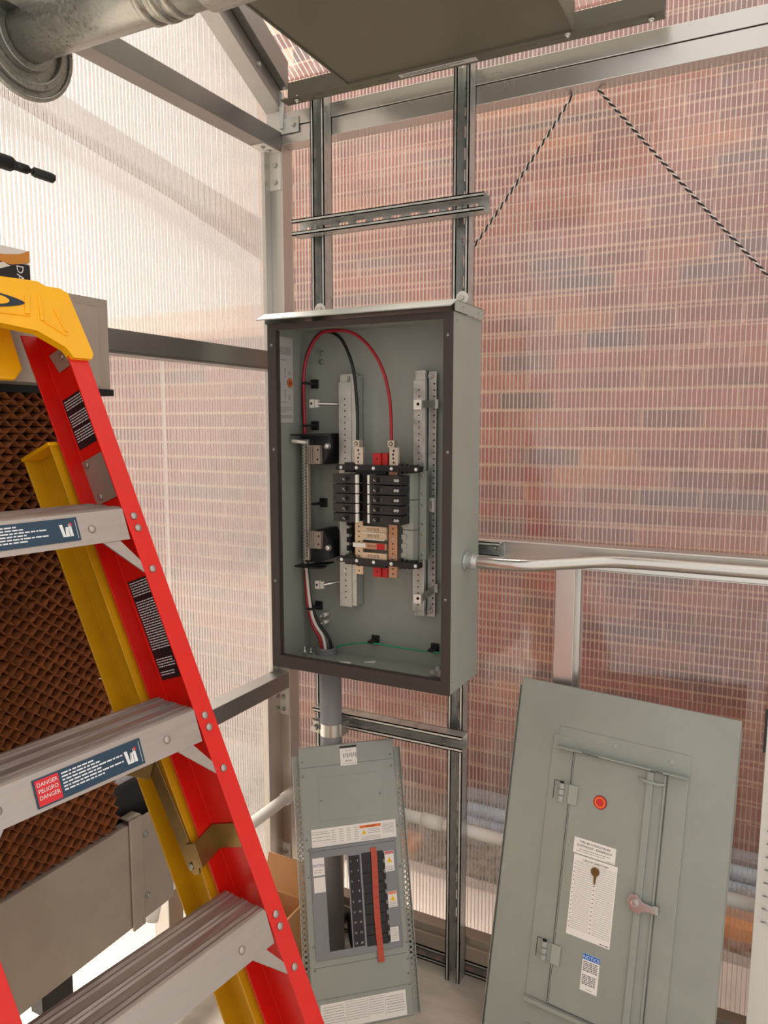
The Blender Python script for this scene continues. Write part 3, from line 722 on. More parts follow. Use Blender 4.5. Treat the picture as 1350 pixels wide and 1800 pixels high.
# ten breakers, each with its handle, text lines and white tie strip
def breaker(x0, x1, zc, side):
    h = .0108
    b = MB(['breaker_black', 'breaker_dark', 'print_grey']); y = 1.648
    b.prism([(x0, y+.004, zc-h), (x0, 1.70, zc-h), (x1, 1.70, zc-h), (x1, y+.004, zc-h), (x1-.003, y, zc-h), (x0+.003, y, zc-h)], (0, 0, 2*h))
    hx = x0+.040 if side < 0 else x0+.022
    b.box((hx-.010, y-.0004, zc-.0072), (hx+.010, y+.001, zc+.0072), 1)
    b.box((hx-.0095, y-.0008, zc-.004), (hx-.0083, y+.001, zc+.004), 2)
    if side > 0:
        b.box((hx+.0125, y-.0006, zc-.003), (hx+.0135, y, zc+.004), 2)
        b.box((x1-.026, y-.0005, zc-.0065), (x1-.002, y+.001, zc+.0065), 1)
    else: b.box((x0-.006, y+.015, zc-h), (x0, 1.70, zc-h+.003))
    o = b.build('breaker', en, .0006)
    t_ = MB(['breaker_black', 'print_white']); t_.box((hx-.005, y-.009, zc-.0045), (hx+.004, y, zc+.0045)); t_.box((hx-.0035, y-.0095, zc-.002), (hx-.002, y-.009, zc+.002), 1); t_.box((hx-.0002, y-.0095, zc-.003), (hx+.0014, y-.009, zc-.001), 1); t_.build('toggle', o, .0006)
    if side > 0:
        for k in (0, 1): inst('screw', ME_SCREW, o, (x1-.017+.007*k, y-.0005, zc), (0, -1, 0))
    xs_ = x1 if side < 0 else x0
    w_ = MB(['white_plastic']); w_.box((xs_-(.001 if side < 0 else .006), y+.004, zc-h), (xs_+(.006 if side < 0 else .001), y+.013 if side < 0 else 1.69, zc+h)); w_.build('white_edge', o, .0005)
for k in range(5):
    z = 1.3675-.0245*k
    breaker(-1.002, -.937, z, -1); breaker(-.897, -.807, z, 1)

# wiring inside the box
def wire(nm, m, pts, r=.0042, lab=None):
    b = MB([m]); b.tube(smooth_path(pts), r, 9); return b.build(nm, en, label=lab)
wire('black_feed_wire', 'black_wire', [(-1.066, 1.742, .886), (-1.07, 1.738, .92), (-1.098, 1.735, .956), (-1.118, 1.735, .991), (-1.129, 1.735, 1.03), (-1.137, 1.735, 1.109), (-1.141, 1.735, 1.172), (-1.141, 1.738, 1.32), (-1.140, 1.735, 1.474), (-1.145, 1.735, 1.543), (-1.143, 1.735, 1.618), (-1.133, 1.735, 1.678), (-1.115, 1.735, 1.715), (-1.093, 1.735, 1.738), (-1.068, 1.733, 1.744), (-1.044, 1.73, 1.738), (-1.019, 1.725, 1.722), (-.998, 1.722, 1.690), (-.980, 1.72, 1.643), (-.971, 1.718, 1.585), (-.966, 1.716, 1.526), (-.964, 1.712, 1.455)])
wire('red_feed_wire', 'red_wire', [(-1.088, 1.728, .886), (-1.094, 1.728, .92), (-1.116, 1.728, .953), (-1.127, 1.728, .992), (-1.134, 1.727, 1.031), (-1.136, 1.726, 1.11), (-1.139, 1.726, 1.173), (-1.136, 1.727, 1.32), (-1.134, 1.727, 1.474), (-1.135, 1.727, 1.543), (-1.136, 1.727, 1.618), (-1.13, 1.727, 1.663), (-1.118, 1.727, 1.695), (-1.1, 1.726, 1.722), (-1.075, 1.724, 1.740), (-1.044, 1.722, 1.743), (-1.013, 1.72, 1.742), (-.978, 1.718, 1.733), (-.940, 1.716, 1.706), (-.908, 1.714, 1.668), (-.886, 1.712, 1.625), (-.872, 1.71, 1.575), (-.867, 1.71, 1.526), (-.865, 1.71, 1.455)])
wire('white_neutral_wire', 'white_wire', [(-1.077, 1.73, .886), (-1.086, 1.732, .924), (-1.109, 1.731, .956), (-1.122, 1.73, .991), (-1.129, 1.728, 1.046), (-1.131, 1.722, 1.11), (-1.128, 1.712, 1.14), (-1.117, 1.703, 1.155)], .0044)
wire('green_ground_wire', 'green_wire', [(-1.066, 1.752, .888), (-1.033, 1.752, .903), (-.997, 1.75, .913), (-.943, 1.748, .922), (-.877, 1.746, .922), (-.819, 1.744, .922), (-.767, 1.746, .923), (-.735, 1.750, .921), (-.70, 1.755, .915)], .0022)
for (x, z) in ((-1.131, 1.612), (-1.131, 1.500), (-1.106, 1.29), (-1.124, 1.000), (-.945, .925), (-.770, .926)):
    b = MB(['black_plastic']); b.box((x-.011, 1.770, z-.012), (x+.011, 1.777, z+.012)); b.box((x-.008, 1.742 if x > -1 else 1.722, z-.003), (x+.008, 1.772, z+.003)); b.build('wire_clip', en, .001)
b = MB(['pvc_grey', 'hole_dark']); cx, cy = -1.078, 1.738
b.tube([(cx, cy, EZ0+.003), (cx, cy, EZ0+.016)], .0275, 26, 0, False); b.ring((cx, cy, EZ0+.003), (0, 0, 1), .021, .030, .006); b.ring((cx, cy, EZ0+.010), (0, 0, 1), .0215, .0295, .006); b.ring((cx, cy, EZ0+.017), (0, 0, 1), .0205, .0275, .006); b.cyl((cx, cy, EZ0+.003), (cx, cy, EZ0+.006), .022, 20, 1)
b.build('conduit_bushing', en)
for x, y, z in ((-1.125, 1.70, EZ0+.02), (-1.118, 1.72, EZ0+.012)):
    b = MB(['zinc']); b.cyl((x, y, EZ0+.003), (x, y, z), .0045, 6); b.cyl((x, y, EZ0+.003), (x, y, z+.009), .002, 8); b.build('stud', en)
# scraps left lying in the box
def scrap(poly, lb, m='white_paper', th=.0015):
    b = MB([m]); b.prism([(x, y, EZ0+.0031) for x, y in poly], (0, 0, th)); tag(b.build('paper_scrap'), lb, 'scrap', 'white scraps in the breaker box')
scrap([(-1.0, 1.665), (-.972, 1.672), (-.975, 1.692), (-1.004, 1.685)], 'small white foam chip lying in the breaker box, near the conduit bushing', 'white_plastic', .006)
scrap([(-.952, 1.722), (-.925, 1.730), (-.928, 1.745)], 'tiny triangular paper scrap lying in the middle of the breaker box floor')
scrap([(-.81, 1.628), (-.765, 1.632), (-.763, 1.647), (-.79, 1.650)], 'folded white paper slip at the front lip of the breaker box')
b = MB(['poly_rib', 'zinc'])
for k in range(3): b.dome((-.735+.012*k-.008, 1.70+.006*(k % 2), EZ0+.0031), (0, 0, 1), .012, .022+.008*(k % 2), 8)
for k in range(7): b.cyl((-.742+.004*k, 1.695+.003*(k % 3), EZ0+.006), (-.737+.004*k, 1.700, EZ0+.010), .0025, 6, 1)
tag(b.build('hardware_bag'), 'clear bag of shiny screws in the corner of the breaker box floor', 'bag')

# ================================================================== CONDUITS AND PIPES
ct = thing('grey_conduit', 'thick grey plastic conduit from the floor up into the breaker box', 'conduit', (-1.025, 1.709, 0))
b = MB(['pvc_grey']); b.tube([(-1.044, 1.709, 0), (-1.05, 1.709, EZ0+.001)], .030, 28); b.build('pipe', ct)
b = MB(['zinc']); zc = .682; xc = -1.0475
b.tube([(xc, 1.709, zc-.017), (xc, 1.709, zc+.017)], .0318, 28, 0, False)
b.box((xc-.050, 1.700, zc-.016), (xc-.030, 1.703, zc+.016)); b.box((xc-.050, 1.694, zc-.016), (xc-.030, 1.697, zc+.016)); b.cyl((xc-.042, 1.686, zc-.002), (xc-.042, 1.725, zc-.002), .004, 8); b.cyl((xc-.042, 1.682, zc-.002), (xc-.042, 1.692, zc-.002), .0085, 6); b.box((xc+.028, 1.702, zc-.018), (xc+.036, 1.741, zc+.018))
b.build('strut_clamp', ct)

em = thing('metal_conduit', 'bent shiny metal conduit leaving the side of the breaker box', 'conduit', (-.657, 1.69, 1.178))
pts = smooth_path([(-.630, 1.69, 1.177), (-.56, 1.69, 1.177), (-.50, 1.697, 1.179), (-.43, 1.735, 1.183), (-.36, 1.772, 1.187), (-.29, 1.782, 1.189), (-.1, 1.782, 1.190), (.4, 1.782, 1.190), (1.4, 1.782, 1.190)])
b = MB(['emt']); b.tube(pts, .0146, 20); b.build('pipe', em)
b = MB(['galvanised']); b.cyl((-.6565, 1.69, 1.177), (-.651, 1.69, 1.177), .0235, 8); b.tube([(-.651, 1.69, 1.177), (-.625, 1.69, 1.177)], .0185, 20); b.cyl((-.640, 1.69, 1.177), (-.632, 1.69, 1.177), .0205, 8); b.build('connector', em, .0008)
b = MB(['galvanised']); b.ring((.35, 1.782, 1.190), (1, 0, 0), .0147, .0165, .03); b.box((.35, 1.782, 1.196), (.38, 1.822, 1.225)); b.build('strap', em)

wp = thing('white_pipe', 'white plastic pipe following the walls low down behind the perforated trim panel', 'pipe', (-1.235, 1.2, .414))
b = MB(['pvc_white']); P = bend([(-1.238, 1.215, .36), (-1.238, 1.235, .414), (-1.238, 1.80, .411), (-1.205, 1.846, .409), (-1.0, 1.846, .406), (1.5, 1.846, .402)], .03)
b.tube(P, .0165, 18); b.build('pipe', wp)
b = MB(['pvc_white']); b.tube([(-1.238, 1.755, .411), (-1.238, 1.80, .411)], .0195, 18); b.build('coupling', wp); b = MB(['pvc_white']); b.tube([(-.77, 1.846, .4055), (-.835, 1.846, .4055)], .0195, 18); b.build('coupling', wp)

vp = thing('vent_pipe', 'fat galvanised vent pipe coming through the clear left wall near the roof', 'pipe', (-1.313, 1.044, 2.195))
vy, vz = 1.044, 2.229
b = MB(['spangle']); b.tube([(-1.31, vy, vz), (-.60, vy, vz)], .048, 36); b.build('pipe', vp)
b = MB(['spangle'])
for x, r in ((-.985, .0515), (-.955, .0530), (-.93, .0515), (-.86, .0555)): b.tube([(x-.010, vy, vz), (x-.006, vy, vz), (x+.006, vy, vz), (x+.010, vy, vz)], [.0485, r, r, .0485], 36, 0, False)
b.build('crimped_collar', vp)
b = MB(['spangle']); b.tube([(-.87, vy, vz), (-.86, vy, vz), (-.6, vy, vz)], [.0485, .056, .056], 36, 0, False); b.build('coupling', vp)
b = MB(['spangle']); b.ring((-1.3125, vy, vz), (1, 0, 0), .046, .112, .004, 44); b.ring((-1.3085, vy, vz), (1, 0, 0), .104, .112, .005, 44); b.ring((-1.3085, vy, vz), (1, 0, 0), .080, .094, .010, 44); b.ring((-1.3085, vy, vz), (1, 0, 0), .047, .062, .016, 36); b.build('wall_flange', vp, .003)

# ================================================================== OVERHEAD EQUIPMENT
ou = thing('equipment_housing', 'olive grey metal housing hung overhead above the breaker box', 'equipment', (-.73, 1.45, 2.345))
bx0, bx1, by0, by1, bz = -1.005, -.440, .95, 1.740, 2.346
b = MB(['olive_paint'])
b.prism([(bx0, by0, bz), (bx0, by1, bz), (bx0, by1, bz+.055), (bx0, by0, bz+.42)], (bx1-bx0, 0, 0)); b.build('housing', ou, .002)
b = MB(['olive_paint']); b.box((bx0+.0, by1-.004, bz-.004), (bx1, by1, bz)); b.box((bx1-.004, by0, bz-.003), (bx1, by1, bz)); b.box((bx0, by0, bz-.003), (bx0+.004, by1, bz)); b.build('hem', ou)
for p in ((-.82, 1.36), (-.62, 1.42), (-.93, 1.12)): inst('bolt', ME_BOLT, ou, (p[0], p[1], bz), (0, 0, -1))
hs = [(-1.175+.0, -1.14, 1.762, 1.770), (-1.12, -1.085, 1.763, 1.771), (-1.00, -.97, 1.758, 1.763), (-.93, -.90, 1.758, 1.763), (-.57, -.53, 1.758, 1.763), (-.50, -.46, 1.758, 1.763), (-.40, -.36, 1.760, 1.770), (-.325, -.285, 1.760, 1.771)]
b = MB(['olive_paint']); b.plate(-1.21, -.26, 1.742, 1.7805, .002, hs, lambda a, c, d: (a, c, 2.345+d)); b.plate(-1.21, -.26, 2.347, 2.402, .002, [], lambda a, c, d: (a, 1.7805-d, c)); b.build('mounting_angle', ou)
b = MB(['grey_paper', 'print_black']); b.box((-.87, 1.752, 2.3438), (-.67, 1.770, 2.3446))
for k in range(2): b.box((-.86, 1.757+.006*k, 2.3434), (-.70-.04*k, 1.7585+.006*k, 2.3438), 1)
b.build('rating_label', ou)
for x, y in ((-1.165, 1.765), (-.455, 1.752), (-.285, 1.772)):
    b = MB(['zinc']); b.cyl((x, y-.01, 2.354), (x, y-.01, 2.335), .003, 8); b.cyl((x, y-.01, 2.345), (x, y-.01, 2.340), .0065, 6); b.build('bolt', ou)

# ================================================================== PERFORATED TRIM PANEL (leans on the conduit)
def frame(o, A, B):
    A = Vector(A); B = Vector(B); Nn = A.cross(B).normalized()
    M = Matrix((A, B, Nn)).transposed().to_4x4(); M.translation = Vector(o); return M
TM = frame((-.758, 1.627, 0), (.7431, .6691, 0), (-.2040, .2265, .9524))
W_, H_ = .257, .685
tp = thing('trim_panel', 'narrow grey perforated trim panel with black strips, leaning on the grey conduit', 'panel', (-.85, 1.54, 0))
loc3 = lambda a, b_, c: (a, b_, c)
b = MB(['grey_paint'], TM)
b.plate(-W_, 0, 0, H_, -.0016, [(-.2055, -.1435, .182, .407), (-.110, -.051, .180, .405)], loc3)
b.box((-W_, 0, -.018), (0, .0016, 0)); b.box((-W_, H_-.0016, -.012), (0, H_, 0)); b.build('sheet', tp)
def hole_strip(a0, a1, b0, b1, c, n, rr=.0040):
    m = MB(['grey_paint'], TM); p = (b1-b0)/n; am = (a0+a1)/2
    for k in range(n):
        y0 = b0+p*k; cy = y0+p/2; outer = []; inner = []
        for q in range(8):
            an = math.pi/8+q*math.pi/4; ca, sa = math.cos(an), math.sin(an); s = max(abs(ca), abs(sa))
            outer.append((am+(a1-a0)/2*ca/s, cy+p/2*sa/s)); inner.append((am+rr*ca, cy+rr*sa))
        v = [(x, y, c) for x, y in outer+inner]+[(x, y, c-.0016) for x, y in inner]
        m.add(v, [(q, (q+1) % 8, 8+(q+1) % 8, 8+q) for q in range(8)]+[(8+q, 8+(q+1) % 8, 16+(q+1) % 8, 16+q) for q in range(8)])
    return m
m = hole_strip(-.2725, -.2575, .02, .61, -.014, 44); m.box((-.2725, .61, -.0156), (-.2575, .664, -.014)); m.box((-.2725, .0, -.0156), (-.2575, .02, -.014)); m.box((-.2741, 0, -.018), (-.2725, .664, -.010)); m.box((-.258, 0, -.0156), (-.2565, .664, 0)); m.build('perforated_flange', tp)
m = hole_strip(.0005, .0185, .03, .60, -.012, 43); m.box((.0005, .60, -.0136), (.0185, .662, -.012)); m.box((.0005, .0, -.0136), (.0185, .03, -.012)); m.box((.0185, 0.0, -.018), (.0203, .662, -.002)); m.box((-.001, 0, -.0136), (.0005, .662, 0)); m.build('perforated_flange', tp)
b = MB(['dark_grey_paint'], TM); b.plate(-.2425, -.0145, .165, .426, .004, [(-.2055, -.1435, .182, .407), (-.110, -.051, .180, .405)], loc3); b.build('breaker_bezel', tp, .003)
b = MB(['dark_grey_paint'], TM); b.box((-.244, .426, 0), (-.013, .433, .006)); b.box((-.1145, .178, .003), (-.109, .408, .0052)); b.box((-.1465, .178, .003), (-.143, .408, .0052)); b.build('bezel_lip', tp, .002)
b = MB(['grey_paint'], TM); b.plate(-.211, -.039, .496, .605, .0011, [], loc3); cvp = b.build('knockout_cover', tp, .0006)
b = MB(['seam'], TM)
for z in (.633,): b.box((-W_, z, .0001), (0, z+.0009, .0004))
b.box((-.252, .428, .0001), (-.244, .4288, .0004)); b.box((-.249, .1485, .0001), (-.006, .1495, .0004)); b.box((-W_, .075, .0001), (0, .0757, .0004)); b.build('fold_line', tp)
nT = TM.to_3x3() @ Vector((0, 0, 1))
for a, z in ((-.250, .648), (-.250, .612), (-.010, .645), (-.010, .615), (-.205, .548), (-.047, .548), (-.249, .455), (-.249, .365), (-.246, .20), (-.246, .145), (-.006, .462), (-.006, .36), (-.004, .175), (-.004, .135), (-.005, .10), (-.005, .075)):
    inst('screw', ME_PAINTED_SCREW, tp, TM @ Vector((a, z, .0005)), nT, .4)
b = MB(['print_black', 'print_white'], TM); b.box((-.143, .1845, .001), (-.1145, .403, .0048))
for k in range(9):
    z = .388-.0247*k
    b.text(str(2*k+1), .0065, lambda a, c, z=z: (-.1395+a, z+c, .00495), 1, 'LEFT'); b.text(str(2*k+2), .0065, lambda a, c, z=z: (-.1185+a, z+c, .00495), 1, 'RIGHT')
b.build('number_strip', tp, label='black strip with white circuit numbers')
for k in range(9):
    z = .180+.025*k
    b = MB(['breaker_dark'], TM); b.box((-.1095, z+.0007, -.004), (-.0815, z+.0243, .002)); b.box((-.080, z+.0007, -.004), (-.0515, z+.0243, .002)); b.box((-.113, z+.005, .0035), (-.109, z+.020, .0042)); b.box((-.0515, z+.004, .0035), (-.0465, z+.019, .0042)); b.build('filler_plate', tp, .001)
b = MB(['orange_tape', 'print_red'], TM); zz = [(.416, .0055), (.40, .0048), (.36, .0052), (.30, .0045), (.24, .005), (.19, .0048), (.1395, .0056)]
for i in range(len(zz)-1):
    (z1, c1), (z0, c0) = zz[i], zz[i+1]; s1 = .0015*math.sin(i*1.3); s0 = .0015*math.sin((i+1)*1.3)
    b.add([(-.0845+s0, z0, c0), (-.0685+s0, z0, c0), (-.0685+s1, z1, c1), (-.0845+s1, z1, c1), (-.0845+s0, z0, c0+.0008), (-.0685+s0, z0, c0+.0008), (-.0685+s1, z1, c1+.0008), (-.0845+s1, z1, c1+.0008)],
          [(0, 3, 2, 1), (4, 5, 6, 7), (0, 1, 5, 4), (1, 2, 6, 5), (2, 3, 7, 6), (3, 0, 4, 7)])
for k in range(10): b.box((-.0835, .392-.0247*k, .006), (-.0695, .3928-.0247*k, .0066), 1)
b.build('tape', tp, label='strip of orange red tape')

def label(name, parent, M, a0, b0, a1, b1, base='white_paper', rects=(), texts=(), tris=(), c=0.0, lab=None, extra=()):
    """flat sticker in the local frame M: rects (x0, y0, x1, y1, material), texts (string, x, y, size, material, align)"""
    names = [base]+[m for m in ('print_black', 'print_grey', 'print_white', 'print_orange', 'print_red', 'print_blue', 'print_navy', 'print_yellow', 'logo_navy')]
    q = MB(names, M); q.box((a0, b0, c), (a1, b1, c+.0005))
    lv = c+.0007
    for r in rects: q.add([(r[0], r[1], lv), (r[2], r[1], lv), (r[2], r[3], lv), (r[0], r[3], lv)], [(0, 1, 2, 3)], names.index(r[4]))
    for t3 in tris: q.add([(x, y, lv+.0002) for x, y in t3[0]], [tuple(range(len(t3[0])))], names.index(t3[1]))
    for t_ in texts: q.text(t_[0], t_[3], lambda x, y, t_=t_: (t_[1]+x*(t_[6] if len(t_) > 6 else 1), t_[2]+y, lv+.0003), names.index(t_[4]), t_[5] if len(t_) > 5 else 'LEFT')
    return q.build(name, parent, label=lab)
def words(x0, y, x1, h, m='print_grey', seed=0):
    """a line of print too small to read: word-length dashes"""
    r = random.Random(int(seed*1000+y*1e5+x0*1e4)); out = []; x = x0
    while x < x1-h:
        w = r.uniform(1.5, 6)*h; out.append((x, y, min(x+w, x1), y+h, m)); x += w+h*.8
    return out
def tri(cx, cy, s): return [(cx-s, cy-s*.8), (cx+s, cy-s*.8), (cx, cy+s)]
# rating label at the top
R_ = []
for k in range(7): R_ += [(-.139+.0055*k, .648+.003*(k % 2), -.1365+.0055*k, .660, 'print_grey')]
R_ += words(-.133, .666, -.116, .0012)+words(-.142, .633, -.106, .001)
label('barcode_label', tp, TM, -.1475, .629, -.1025, .673, rects=R_, texts=[('EATON', -.125, .6385, .0055, 'print_black', 'CENTER')], c=.0003)
b = MB(['print_black'], TM); b.box((-.148, .674, .0003), (-.102, .679, .0007)); b.build('tape', tp)
# long label with the warning block
R_ = [(-.108, .4665, -.050, .473, 'print_orange')]
for k in range(3): R_ += words(-.234, .465-.008*k, -.188, .0013, 'print_grey')
R_ += words(-.234, .4745-.0045, -.19, .001)
for c_ in range(4):
    for k in range(6): R_ += words(-.183+.020*c_, .4705-.0058*k, -.172+.020*c_, .0012, 'print_grey', c_)
for k in range(3): R_ += words(-.086, .461-.0045*k, -.053, .0012, 'print_grey')
for k in range(3): R_ += words(-.105, .444-.003*k, -.053, .0008, 'print_grey')
for k in range(8): R_ += words(-.046, .470-.0032*k, -.014, .0009, 'print_grey')
label('wiring_label', tp, TM, -.236, .4335, -.0095, .4785, rects=R_, tris=[(tri(-.097, .456, .0065), 'print_yellow')], texts=[('WARNING', -.079, .4678, .0052, 'print_black', 'CENTER'), ('!', -.097, .4525, .0075, 'print_black', 'CENTER')], c=.0003)
# maker label and blank white sticker on the bezel
label('maker_label', tp, TM, -.238, .3665, -.2075, .409, rects=words(-.235, .379, -.212, .0012)+words(-.235, .374, -.216, .0012), texts=[('EATON', -.2225, .388, .0088, 'print_navy', 'CENTER', .95)], c=.0042)
label('blank_sticker', tp, TM, -.237, .326, -.2075, .3625, c=.0042)
def warn(a0, b0, a1, b1, head, hm, sym=True):
    w = a1-a0; h = b1-b0; r = [(a0+.001, b1-.0075, a1-.001, b1-.001, hm)]
    for k in range(3): r += words(a0+.002, b0+.003+.004*k, a1-.002, .0012)
    label('warning_label', tp, TM, a0, b0, a1, b1, rects=r, tris=[(tri((a0+a1)/2, b0+h*.56, .0075), 'print_yellow')], texts=[(head, (a0+a1)/2, b1-.0065, .0048, 'print_white', 'CENTER'), ('!', (a0+a1)/2, b0+h*.56-.0045, .009, 'print_black', 'CENTER')], c=.0042)
warn(-.047, .352, -.0225, .402, 'DANGER', 'print_red'); warn(-.0455, .2645, -.0215, .303, 'WARNING', 'print_orange')
r_ = []
for k in range(7): r_ += words(-.0435, .212-.0042*k, -.027, .001)
label('notice_label', tp, TM, -.046, .182, -.024, .2165, rects=r_, c=.0042)
R_ = []
for k in range(7):
    R_ += words(-.232, .056-.006*k, -.178, .0013, 'print_grey')+words(-.172, .054-.0058*k, -.120, .0011, 'print_grey', 1)+words(-.115, .055-.0055*k, -.075, .0011, 'print_grey', 2)+words(-.068, .054-.006*k, -.022, .0013, 'print_grey', 3)
R_ += [(-.175, .060, -.072, .0606, 'print_grey'), (-.175, .012, -.1745, .060, 'print_grey'), (-.118, .012, -.1175, .060, 'print_grey'), (-.072, .012, -.0715, .060, 'print_grey'), (-.07, .038, -.019, .0384, 'print_grey'), (-.07, .024, -.019, .0244, 'print_grey')]
label('specification_label', tp, TM, -.2375, .005, -.0165, .0645, rects=R_, c=.0003)

# ================================================================== TALL GREY COVER WITH LOCKING DOOR (leans on the back frame)
CM = frame((-.544, 1.81, .872), (.9919, -.1270, 0), (.02857, .22315, .97437))
co = thing('box_cover', 'tall grey steel cover with a latched door, leaning against the back wall', 'cover', (-.29, 1.59, 0))
CW, CH = .506, .893
L3 = lambda a, b_, c: (a, -b_, c)
b = MB(['grey_paint'], CM); b.plate(0, CW, 0, CH, -.0018, [(.152, .366, .150, .722)], L3)
b.box((0, -CH, -.022), (.0016, 0, 0)); b.box((CW-.0016, -CH, -.022), (CW, -.02, 0)); b.box((0, -.0016, -.006), (CW, 0, 0)); b.box((0, -CH, -.022), (CW, -CH+.0016, 0)); b.build('cover_sheet', co, .0008)
b = MB(['grey_paint_edge'], CM); b.box((-.010, -CH, -.020), (.002, -.022, -.017)); b.box((-.0105, -CH, -.020), (-.009, -.022, -.010)); b.build('side_flange', co)
# raised surround: header ledge, side strips, sill
b = MB(['grey_paint'], CM); b.box((.110, -.146, 0), (.4125, -.097, .002)); b.box((.110, -.146, 0), (.4125, -.142, .020)); b.build('header_ledge', co, .0012)
b = MB(['grey_paint'], CM); b.box((.0965, -.728, 0), (.150, -.118, .0035)); b.build('hinge_strip', co, .0015)
b = MB(['grey_paint'], CM); b.box((.368, -.82, 0), (.412, -.146, .004)); b.build('latch_strip', co, .0015)
b = MB(['grey_paint'], CM); b.box((.0965, -.737, 0), (.30, -.728, .016)); b.box((.105, -.80, 0), (.40, -.79, .003)); b.build('sill_ledge', co, .0012)
b = MB(['hole_dark'], CM)
for a0, a1 in ((.175, .215), (.335, .36)): b.box((a0, -.1445, .0198), (a1, -.1430, .0203))
b.build('ledge_slot', co)
# door
dr = MB(['grey_paint'], CM); dr.box((.155, -.724, .004), (.3635, -.149, .007)); dr.box((.1525, -.724, .000), (.1545, -.149, .0085)); dr.box((.362, -.724, .000), (.366, -.149, .011)); door = dr.build('door', co, .001)
b = MB(['hole_dark'], CM); b.box((.1502, -.724, .0002), (.1524, -.149, .003)); b.build('door_gap', co)
b = MB(['grey_paint'], CM); b.box((.325, -.724, .007), (.340, -.149, .013)); b.build('latch_bar', door, .0018)
b = MB(['grey_paint_edge'], CM); b.tube([tuple(Vector((.305, -.168, .014))), (.330, -.1715, .0165), (.352, -.172, .016), (.366, -.169, .012)], .0026, 8); b.box((.317, -.175, .007), (.342, -.168, .0145)); b.build('bar_keeper', door)
def hinge(z):
    h = MB(['grey_paint_edge', 'hole_dark'], CM)
    h.box((.111, -z-.022, .0036), (.1125, -z+.022, .0042), 1); h.box((.111, -z+.021, .0036), (.13, -z+.0222, .0042), 1)
    h.box((.150, -z-.023, .0085), (.172, -z+.021, .0105)); h.box((.123, -z-.020, .003), (.150, -z+.018, .006))
    for k in range(3): h.cyl((.1325, -z-.022+.0145*k, .010), (.1325, -z-.009+.0145*k, .010), .0068, 14)
    h.cyl((.1325, -z+.0205, .010), (.1325, -z+.0235, .010), .0045, 10, 1)
    h.build('hinge', co, .0008)
hinge(.246); hinge(.612)
b = MB(['chrome', 'zinc'], CM)
b.cyl((.3285, -.436, .012), (.3285, -.436, .020), .0165, 8, 0); b.prism([(.318, -.418, .018), (.330, -.416, .018), (.345, -.428, .018), (.374, -.431, .018), (.376, -.443, .018), (.350, -.446, .018), (.336, -.456, .018), (.318, -.450, .018), (.312, -.436, .018)], (0, 0, .003), 0)
b.cyl((.3285, -.434, .020), (.3285, -.434, .026), .008, 16, 1); b.cyl((.3285, -.434, .026), (.3285, -.434, .028), .0045, 12, 0); b.box((.366, -.446, .010), (.378, -.428, .018)); b.build('latch', door, .0008, 'shiny metal twist latch')
b = MB(['print_red', 'print_orange', 'hole_dark'], CM); b.cyl((.2262, -.2465, .007), (.2262, -.2465, .0085), .0155, 28, 2); b.ring((.2262, -.2465, .0085), (0, 0, 1), .0085, .0148, .0008, 28, 0); b.ring((.2262, -.2465, .009), (0, 0, 1), .0085, .0122, .0008, 28, 1); b.cyl((.2262, -.2465, .0085), (.2262, -.2465, .0092), .0078, 22, 0); b.build('round_mark', door, label='round orange and red mark')
LM = CM.copy()
label('enclosure_label', door, LM, .1755, -.3735, .2735, -.338, texts=[('TYPE 3R/12 ENCLOSURE', .2245, -.348, .0068, 'print_black', 'CENTER'), ('DUSTPROOF - RAINPROOF', .2245, -.3565, .0068, 'print_black', 'CENTER')], rects=words(.19, -.363, .262, .0016, 'print_grey')+words(.182, -.368, .25, .0014, 'print_grey')+words(.252, -.3715, .270, .0012, 'print_grey'), c=.0072)
R_ = [(.181, -.3905, .279, -.3899, 'print_grey')]
for k in range(32):
    z = -.394-.0047*k; R_ += [(.186, z, .2285, z+.0007, 'print_grey'), (.236, z, .278, z+.0007, 'print_grey')]
    if k % 2: R_ += [(.182, z+.0012, .1845, z+.0028, 'print_black'), (.2305, z+.0012, .234, z+.0028, 'print_black')]
R_ += words(.258, -.5535, .279, .0016, 'print_black')
label('circuit_list', door, LM, .179, -.5565, .281, -.376, rects=R_, texts=[('CIRCUIT DIRECTORY', .231, -.3865, .0064, 'print_black', 'CENTER')], c=.0074, lab='white circuit list with ruled lines')
b = MB(['key_brass'], CM); b.cyl((.2318, -.4015, .0082), (.2318, -.4015, .0108), .0098, 20); b.prism([(.2275, -.409, .0082), (.2362, -.409, .0082), (.2348, -.421, .0082), (.2350, -.426, .0082), (.2325, -.4315, .0082), (.2303, -.424, .0082), (.2298, -.412, .0082)], (0, 0, .0022)); b.ring((.2318, -.3965, .0108), (0, 0, 1), .002, .0034, .0003, 12); b.build('key', door, .0004, 'small brass key taped over the circuit list')
R_ = [(.2238, -.5965, .2632, -.5842, 'print_blue')]
for k in range(6): R_ += words(.2265, -.602-.0038*k, .2595, .0017, 'print_black')
for k in range(6): R_ += words(.2265, -.631-.0038*k, .2575, .0017, 'print_black')
R_ += words(.237, -.660, .252, .0012, 'print_grey')
label('notice_label', door, LM, .2238, -.6645, .2632, -.5838, rects=R_, texts=[('NOTICE', .2435, -.5942, .0104, 'print_white', 'CENTER')], c=.0072)
b = MB(['grey_paint_edge'], CM)
for a, z in ((.245, .115), (.372, .120), (.387, .30)): b.dome((a, -z, .002), (0, 0, 1), .006, .0012, 12)
b.build('weld_dimple', co)
nC = CM.to_3x3() @ Vector((0, 0, 1))
for z in (.15, .42, .66, .84): inst('screw', ME_PAINTED_SCREW, co, CM @ Vector((-.006, -z, -.0165)), nC)

